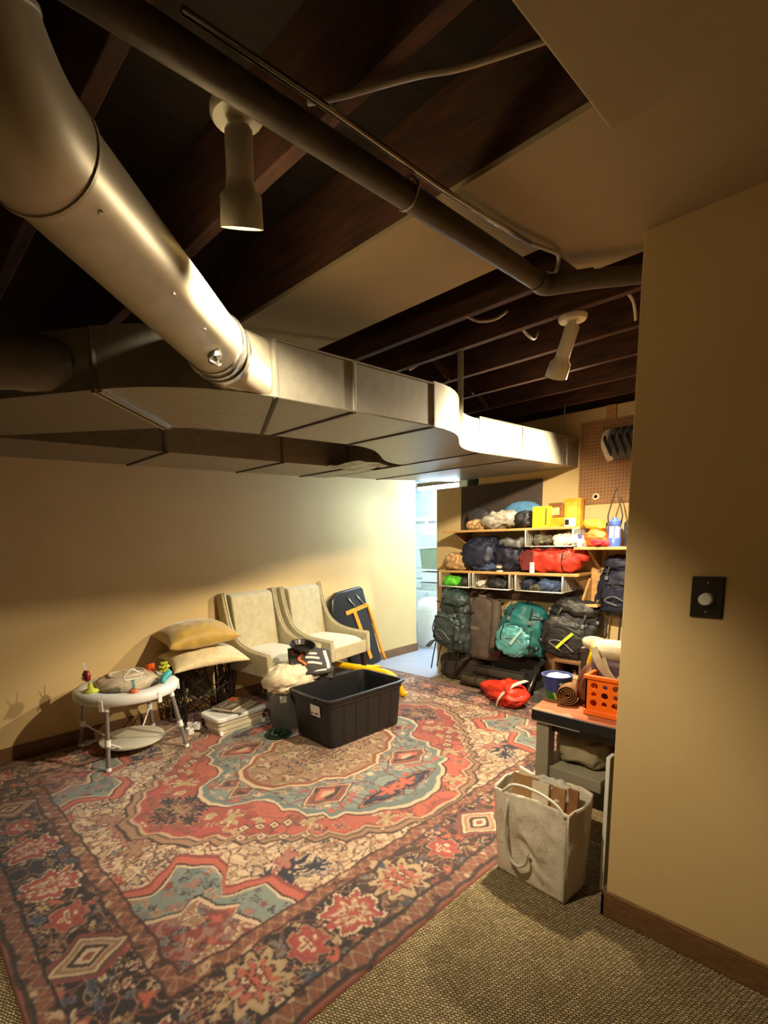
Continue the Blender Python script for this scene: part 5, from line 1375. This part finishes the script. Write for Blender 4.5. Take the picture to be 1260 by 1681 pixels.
# bucket
t = thing('bucket', 'small blue and green bucket filled with white paper on the desk corner', 'bucket', (2.195, 0.992, 0.70))
MB().loft([(0,0,0,0.044,0.044,1),(0.035,0,0,0.050,0.050,1)], 32).build('green_base', M('bucket_green', (40,120,48), rough=0.4), t, smooth=True, angle=40)
MB().loft([(0.035,0,0,0.050,0.050,1),(0.098,0,0,0.0625,0.0625,1),(0.10,0,0,0.066,0.066,1),(0.106,0,0,0.066,0.066,1),(0.106,0,0,0.060,0.060,1),(0.04,0,0,0.048,0.048,1)], 32).build('blue_wall', M('bucket_blue', (36,62,136), rough=0.4), t, smooth=True, angle=40)
MB().strip([(-0.046,-0.022,0.004),(-0.050,-0.018,0.02),(-0.051,-0.012,0.034)], 0.008, 0.002, up=(1,0,0)).build('lime_mark', TOYY, t)
soft('paper_wad', 'crumpled white paper filling the bucket', 'paper', (2.195,0.992,0.757), (0.098,0.098,0.046), WHITEF, 83, wr=0.006, ws=22)
# rolled mats
def roll(label, p0, p1, r, mat, cat='rolled mat'):
    t = thing('rolled_mat', label, cat, p0, 0, 'rolled mats on the desk')
    v = Vector(p1)-Vector(p0); L_ = v.length
    q = v.to_track_quat('Y', 'Z').to_matrix()
    pts = []
    for k in range(70):
        a = k*0.36; rr = r*(0.12+0.88*k/69)
        pts.append((rr*math.cos(a), rr*math.sin(a)))
    vs = [q @ Vector((p[0],0,p[1])) for p in pts]+[q @ Vector((p[0],L_,p[1])) for p in pts]
    mb = MB(); mb.add(vs, [(k,k+1,71+k,70+k) for k in range(69)])
    mb.build('mat_spiral', mat, t, smooth=True, solid=r*0.09)
    return t
roll('brown rolled mat with spiral end facing out on the desk', (2.105,0.905,0.748), (2.26,0.955,0.748), 0.044, FAB('brown_mat', (128,92,52)))
t = thing('leather_roll', 'dark reddish brown leather roll standing before the orange crate', 'leather roll', (2.20, 0.870, 0.70))
ruffle(MB().tube(spline([(0.0,-0.01,0.02),(0.0,0.0,0.07),(0.01,-0.015,0.13),(0.02,-0.045,0.175)],5), [0.042,0.043,0.044,0.044,0.043,0.042,0.041,0.040,0.039,0.038,0.036,0.034,0.032,0.030,0.027,0.024], 20), 0.006, 16, 3).build('leather_body', M('brown_leather', (98,52,30), rough=0.4, var=0.2, vs=12), t, smooth=True)
MB().tube(spline([(-0.04,-0.01,0.03),(-0.042,0.0,0.09),(-0.03,-0.02,0.15)],5), 0.004, 6).build('seam', M('leather_seam', (140,84,60), rough=0.5), t)
# figurine
t = thing('toy_giraffe', 'tiny spotted cream toy figure with orange body behind the brown mat', 'toy figure', (2.24, 0.945, 0.70))
blob_mb((0.03,0.03,0.07), 1, 1, nu=14, nv=10).build('figure_body', TOYO, t, smooth=True)
blob_mb((0.038,0.034,0.034), 1, 1, nu=14, nv=10).build('figure_head', M('spotted_cream', (230,206,160), rough=0.5, var=0.3, vs=90), t, smooth=True, loc=(-0.004,0,0.062))
# orange crate with real round openings
ORC = M('crate_orange', (248,116,20), rough=0.4, var=0.05)
def perforated(w, h, nx, nz, rfrac, frame, th):
    """upright panel in local x (width) / z with octagonal openings"""
    mb = MB()
    x0, z0 = frame, frame
    cw = (w-2*frame)/nx; ch = (h-2*frame)/nz
    def quadframe():
        mb.box(0, w, 0, th, 0, frame); mb.box(0, w, 0, th, h-frame, h)
        mb.box(0, frame, 0, th, frame, h-frame); mb.box(w-frame, w, 0, th, frame, h-frame)
    quadframe()
    for i in range(nx):
        for j in range(nz):
            cx = x0+cw*(i+0.5); cz = z0+ch*(j+0.5)
            sq = [(cw/2,0),(cw/2,ch/2),(0,ch/2),(-cw/2,ch/2),(-cw/2,0),(-cw/2,-ch/2),(0,-ch/2),(cw/2,-ch/2)]
            r = min(cw, ch)*rfrac*(0.75 if (i+j) % 2 else 1.0)
            oc = [(r*math.cos(2*PI*k/8), r*math.sin(2*PI*k/8)) for k in range(8)]
            vs = []
            for y in (0, th):
                vs += [(cx+p[0], y, cz+p[1]) for p in sq]+[(cx+p[0], y, cz+p[1]) for p in oc]
            fs = []
            for k in range(8):
                k2 = (k+1) % 8
                fs += [(k,k2,8+k2,8+k),(16+k,24+k,24+k2,16+k2),(8+k,8+k2,24+k2,24+k)]
            mb.add(vs, fs)
    return mb
t = thing('plastic_crate', 'bright orange perforated plastic crate on the desk', 'crate', (2.065, 0.815, 0.701), math.radians(-90))
CW, CD, CH = 0.27, 0.28, 0.165
perforated(CW, CH-0.035, 6, 3, 0.40, 0.012, 0.006).build('front_panel', ORC, t, loc=(0,0,0.022))
perforated(CW, CH-0.035, 6, 3, 0.40, 0.012, 0.006).build('back_panel', ORC, t, loc=(0,CD-0.006,0.022))
perforated(CD, CH-0.035, 6, 3, 0.40, 0.012, 0.006).build('side_panel', ORC, t, loc=(0.006,0,0.022), rot=(0,0,PI/2))
perforated(CD, CH-0.035, 6, 3, 0.40, 0.012, 0.006).build('side_panel', ORC, t, loc=(CW,0,0.022), rot=(0,0,PI/2))
MB().box(-0.004, CW+0.004, -0.006, CD+0.004, 0, 0.022).build('base_rail', ORC, t, bevel=0.003)
mb = MB()
for (a, b, c, d) in ((-0.008,CW+0.008,-0.008,0.008),(-0.008,CW+0.008,CD-0.008,CD+0.008),(-0.008,0.008,0.008,CD-0.008),(CW-0.008,CW+0.008,0.008,CD-0.008)):
    mb.box(a, b, c, d, CH-0.016, CH)
mb.build('top_rim', ORC, t, bevel=0.003)
# crate contents
soft('clear_bag', 'clear grey plastic bag inside the orange crate', 'plastic bag', (2.16,0.66,0.725), (0.15,0.16,0.15), M('cloudy_plastic', (178,176,162), rough=0.25, var=0.2, vs=14), 85, wr=0.016, ws=16)
t = thing('tote_bag', 'cream and purple tote bag standing in the orange crate', 'tote bag', (2.235, 0.725, 0.724))
ruffle(MB().loft([(0.0,0,0,0.075,0.105,0.5),(0.08,0,0,0.08,0.115,0.5),(0.16,0,0,0.08,0.12,0.5),(0.19,0,0,0.075,0.12,0.5)], 40), 0.008, 12, 5).build('purple_body', FAB('plum_cloth', (88,66,78), 0.5), t, smooth=True)
ruffle(MB().loft([(0.19,0,0,0.076,0.121,0.5),(0.245,0,0,0.072,0.118,0.5),(0.235,0,0,0.06,0.108,0.5)], 40), 0.006, 12, 6).build('cream_band', FAB('cream_canvas', (190,178,146)), t, smooth=True)
MB().strip(spline([(-0.08,0.10,0.235),(-0.10,0.07,0.18),(-0.10,0.03,0.13),(-0.095,-0.01,0.10)],5), 0.028, 0.005, up=(-1,0,0)).build('handle', FAB('cream_canvas', (190,178,146)), t)
MB().strip(spline([(-0.082,0.06,0.20),(-0.098,0.02,0.13),(-0.094,-0.05,0.085),(-0.085,-0.09,0.08)],5), 0.016, 0.004, up=(-1,0,0)).build('handle', FAB('cream_canvas', (190,178,146)), t)
o = blob_mb((0.12,0.12,0.055), 0.9, 1.0, wr=0.006, ws=10, seed=88).build('felt_hat', FAB('cream_felt', (166,154,118)), None, smooth=True, loc=(2.36,0.90,0.905), rot=(0.25,0,0))
tag(o, 'cream felt hat perched behind the tote bag', 'hat')
soft('yellow_bag', 'bright yellow plastic bag left of the purple tote', 'plastic bag', (2.255,0.865,0.80), (0.07,0.055,0.16), FAB('yellow_plastic', (244,190,20), 0.4), 89, wr=0.008)
t = thing('lidded_carton', 'dark box under the hat behind the orange crate', 'box', (2.42, 0.86, 0.70))
MB().box(-0.06,0.10,-0.09,0.10,0,0.20).build('body', M('dark_box', (60,52,44), rough=0.6), t, bevel=0.004)
MB().box(-0.063,0.103,-0.093,0.103,0.185,0.205).build('lid', M('dark_box_lid', (72,62,52), rough=0.6), t, bevel=0.003)

# ------------------------------------------------------------------ patterned shopping bag on the carpet
def bag_material():
    m = bpy.data.materials.new('sprig_print_cotton'); m.use_nodes = True
    nt = m.node_tree; b = nt.nodes['Principled BSDF']; b.inputs['Roughness'].default_value = 0.85
    L = nt.links.new
    tc = nt.nodes.new('ShaderNodeTexCoord')
    v = nt.nodes.new('ShaderNodeTexVoronoi'); v.feature = 'DISTANCE_TO_EDGE'; v.inputs['Scale'].default_value = 36
    n = nt.nodes.new('ShaderNodeTexNoise'); n.inputs['Scale'].default_value = 22
    L(tc.outputs['Object'], v.inputs['Vector']); L(tc.outputs['Object'], n.inputs['Vector'])
    a = nt.nodes.new('ShaderNodeMath'); a.operation = 'LESS_THAN'; a.inputs[1].default_value = 0.02; L(v.outputs['Distance'], a.inputs[0])
    g = nt.nodes.new('ShaderNodeMath'); g.operation = 'GREATER_THAN'; g.inputs[1].default_value = 0.5; L(n.outputs['Fac'], g.inputs[0])
    mu = nt.nodes.new('ShaderNodeMath'); mu.operation = 'MULTIPLY'; L(a.outputs[0], mu.inputs[0]); L(g.outputs[0], mu.inputs[1])
    mx = nt.nodes.new('ShaderNodeMix'); mx.data_type = 'RGBA'; L(mu.outputs[0], mx.inputs['Factor'])
    mx.inputs[6].default_value = (*lin((222,214,196)), 1); mx.inputs[7].default_value = (*lin((168,156,134)), 1)
    L(mx.outputs[2], b.inputs['Base Color'])
    return m
SPRIG = bag_material()
BAGC = M('plain_cotton', (206,198,182), rough=0.85, var=0.05, vs=12)
t = thing('shopping_bag', 'white cotton shopping bag with grey sprig print standing on the carpet', 'bag', (1.815, 0.762, 0.0), math.radians(-4))
# local x = depth towards the desk, y = width along the front
BW, BD, BH = 0.295, 0.165, 0.385
def wall_fn(kind):
    def f(u, v):
        z = v*BH
        fl = 0.012*v
        sag = 0.5+0.5*v
        if kind == 'front': p = [-fl-0.012*math.sin(PI*v)*math.sin(PI*u), u*(BW+0.03*v)-0.012*v, z*(1+0.02*math.sin(u*5))]
        elif kind == 'back': p = [BD+fl, u*(BW+0.03*v)-0.012*v, z*(1.05+0.03*math.sin(u*7))]
        elif kind == 'right': p = [u*(BD+2*fl)-fl, -0.012*v-0.014*math.sin(PI*u)*math.sin(PI*v*0.8), z*(1+0.05*u)]
        else: p = [u*(BD+2*fl)-fl, BW+0.018*v, z*(1+0.03*math.sin(u*3))]
        k = 0.020*wrinkle((p[0]+p[1]*0.9, p[1]*0.5, p[2]*0.7-p[1]*0.5), 7, 2)*math.sin(PI*min(1, max(0, u)))*(0.25+math.sin(PI*v*0.9))
        if kind in ('front', 'back'): p[0] += -k if kind == 'front' else k
        else: p[1] += -k if kind == 'right' else k
        return tuple(p)
    return f
MB().grid(wall_fn('front'), 26, 30).build('front_face', SPRIG, t, smooth=True, solid=0.004)
MB().grid(wall_fn('back'), 22, 24).build('back_face', SPRIG, t, smooth=True, solid=0.004)
MB().grid(wall_fn('right'), 14, 24).build('side_gusset', BAGC, t, smooth=True, solid=0.004)
MB().grid(wall_fn('left'), 14, 24).build('side_gusset', BAGC, t, smooth=True, solid=0.004)
MB().box(0.0, BD, 0.0, BW, 0.0, 0.006).build('bag_bottom', BAGC, t)
MB().tube([(-0.003,-0.003,0.01),(-0.004,-0.004,0.2),(-0.012,-0.012,BH)], 0.003, 6).build('corner_piping', WHITEF, t, smooth=True)
MB().tube(spline([(-0.020,0.24,BH*0.92),(-0.034,0.245,0.24),(-0.036,0.225,0.12),(-0.036,0.185,0.085),(-0.034,0.15,0.11),(-0.03,0.14,0.16)],6), 0.007, 8).build('front_handle', WHITEF, t, smooth=True)
MB().tube(spline([(-0.014,0.27,BH-0.01),(-0.01,0.22,BH+0.035),(-0.008,0.12,BH+0.04),(-0.010,0.04,BH+0.02),(-0.014,0.0,BH-0.015)],6), 0.006, 8).build('back_handle', WHITEF, t, smooth=True)
def inbag(name, label, cat, loc, size, mat, rot=(0,0,0)):
    o = MB().obox((0,0,size[2]/2), size).build(name, mat, None, loc=loc, rot=rot, bevel=0.002)
    tag(o, label, cat, 'boards and frames in the shopping bag')
    return o
inbag('cardboard_sheet', 'brown cardboard sheet sticking out of the shopping bag', 'cardboard', (1.89,0.98,0.02), (0.006,0.11,0.41), M('cardboard', (168,130,84), rough=0.8, var=0.1), (0,0.06,0.05))
inbag('picture_frame', 'narrow wooden frame in the middle of the shopping bag', 'frame', (1.915,0.865,0.02), (0.014,0.09,0.395), M('frame_wood', (170,128,84), rough=0.5, var=0.2), (0,0.05,0.0))
inbag('picture_frame', 'pale frame beside the wooden one in the shopping bag', 'frame', (1.90,0.915,0.02), (0.012,0.07,0.40), M('frame_pale', (222,210,184), rough=0.5, var=0.08), (0,0.04,0.05))
inbag('picture_frame', 'brown slatted frame at the right of the shopping bag', 'frame', (1.93,0.81,0.02), (0.014,0.07,0.395), M('frame_brown', (146,100,62), rough=0.5, var=0.2), (0,0.05,0.0))
soft('tissue_paper', 'white tissue paper rising from the back of the shopping bag', 'paper', (1.955,0.90,0.33), (0.03,0.16,0.10), WHITEF, 91, wr=0.012, ws=14)

# ------------------------------------------------------------------ dimmer switch on the right wall
t = thing('dimmer_switch', 'black wall plate with round white dimmer knob on the right wall', 'switch', (1.875, 0.392, 1.227))
MB().box(-0.007, 0.0, -0.042, 0.042, -0.0635, 0.0635).build('wall_plate', M('plate_dark', (32,26,22), rough=0.35, var=0.05), t, bevel=0.004, seg=3)
MB().lathe([(0,0.0),(0.019,0.0),(0.018,0.018),(0.015,0.021),(0,0.021)], 28, m=Euler((0,-PI/2,0)).to_matrix()).build('knob', WHITEP, t, smooth=True, angle=40, loc=(-0.007,0.0,-0.005))
for z in (-0.045, 0.045):
    MB().lathe([(0,0),(0.003,0),(0.003,0.0015),(0,0.002)], 10, m=Euler((0,-PI/2,0)).to_matrix()).build('screw', STEEL, t, loc=(-0.007,0,z))

# ------------------------------------------------------------------ bright hall beyond the opening
t = thing('utility_rack', 'white utility rack with bins seen through the hall opening', 'rack', (5.40, 3.93, 0.0))
for (x, y) in ((0,0),(0.42,0),(0,0.62),(0.42,0.62)):
    MB().box(x-0.012, x+0.012, y-0.012, y+0.012, 0, 1.62).build('post', WHITEP, t)
for z in (0.69, 0.83, 0.975, 1.27):
    MB().box(-0.01, 0.43, -0.01, 0.63, z-0.02, z).build('rack_shelf', WHITEP, t)
def bin_box(name, label, loc, w, d, h, mat, lidm=None, cat='bin'):
    t = thing(name, label, cat, loc, 0, 'bins on the hall rack')
    MB().loft([(0,0,0,d*0.44,w*0.44,0.3),(h,0,0,d*0.5,w*0.5,0.3),(h,0,0,d*0.47,w*0.47,0.3),(0.01,0,0,d*0.42,w*0.42,0.3)], 32).build('bin_body', mat, t, smooth=True, angle=35)
    MB().loft([(h-0.015,0,0,d*0.51,w*0.51,0.3),(h+(0.03 if lidm else 0.002),0,0,d*0.51,w*0.51,0.3)], 32).build('lid' if lidm else 'rim', lidm or mat, t, smooth=True, angle=35)
bin_box('lidded_box', 'pale blue lidded box on top of the hall rack', (5.59,4.17,1.271), 0.44, 0.36, 0.16, M('pale_blue_plastic', (200,218,230), rough=0.4, var=0.04), M('pale_blue_lid', (214,230,240), rough=0.4, var=0.03), 'box')
bin_box('storage_bin', 'olive grey plastic bin in the hall rack', (5.59,4.17,0.976), 0.44, 0.36, 0.26, M('olive_plastic', (134,146,116), rough=0.4, var=0.06))
bin_box('storage_tray', 'upper shallow white tray in the hall rack', (5.59,4.17,0.831), 0.42, 0.36, 0.10, WHITEP, None, 'tray')
bin_box('storage_tray', 'lower shallow white tray in the hall rack', (5.59,4.17,0.691), 0.42, 0.36, 0.10, M('frosted_plastic', (206,214,206), rough=0.4), None, 'tray')
o = thing('laundry_drum', 'large rounded white drum on the hall floor', 'drum', (5.22, 4.03, 0.0))
MB().loft([(0,0,0,0.15,0.15,0.9),(0.02,0,0,0.16,0.16,0.9),(0.50,0,0,0.165,0.165,0.9),(0.58,0,0,0.15,0.15,0.9),(0.625,0,0,0.10,0.10,0.9),(0.635,0,0,0.02,0.02,0.9)], 36).build('drum_body', WHITEP, o, smooth=True, angle=50)
MB().tube([(0.166*math.cos(a),0.166*math.sin(a),0.48) for a in np.linspace(0,2*PI,37)[:-1]], 0.006, 6, closed=True).build('drum_band', WHITEP, o, smooth=True)
wn = structure(MB().box(6.47, 6.50, 4.88, 5.5, 1.65, 2.22).build('window_1', WHITEP))
MB().box(6.455, 6.47, 4.94, 5.44, 1.71, 2.16).build('window_pane', M('frosted_pane', (214,226,232), rough=0.2), wn)
mb = MB(); mb.box(6.44,6.475,4.86,4.93,1.63,2.24); mb.box(6.44,6.475,5.45,5.52,1.63,2.24); mb.box(6.44,6.475,4.93,5.45,2.17,2.24); mb.box(6.44,6.475,4.93,5.45,1.63,1.70)
mb.build('window_frame', WHITEP, wn, bevel=0.004)
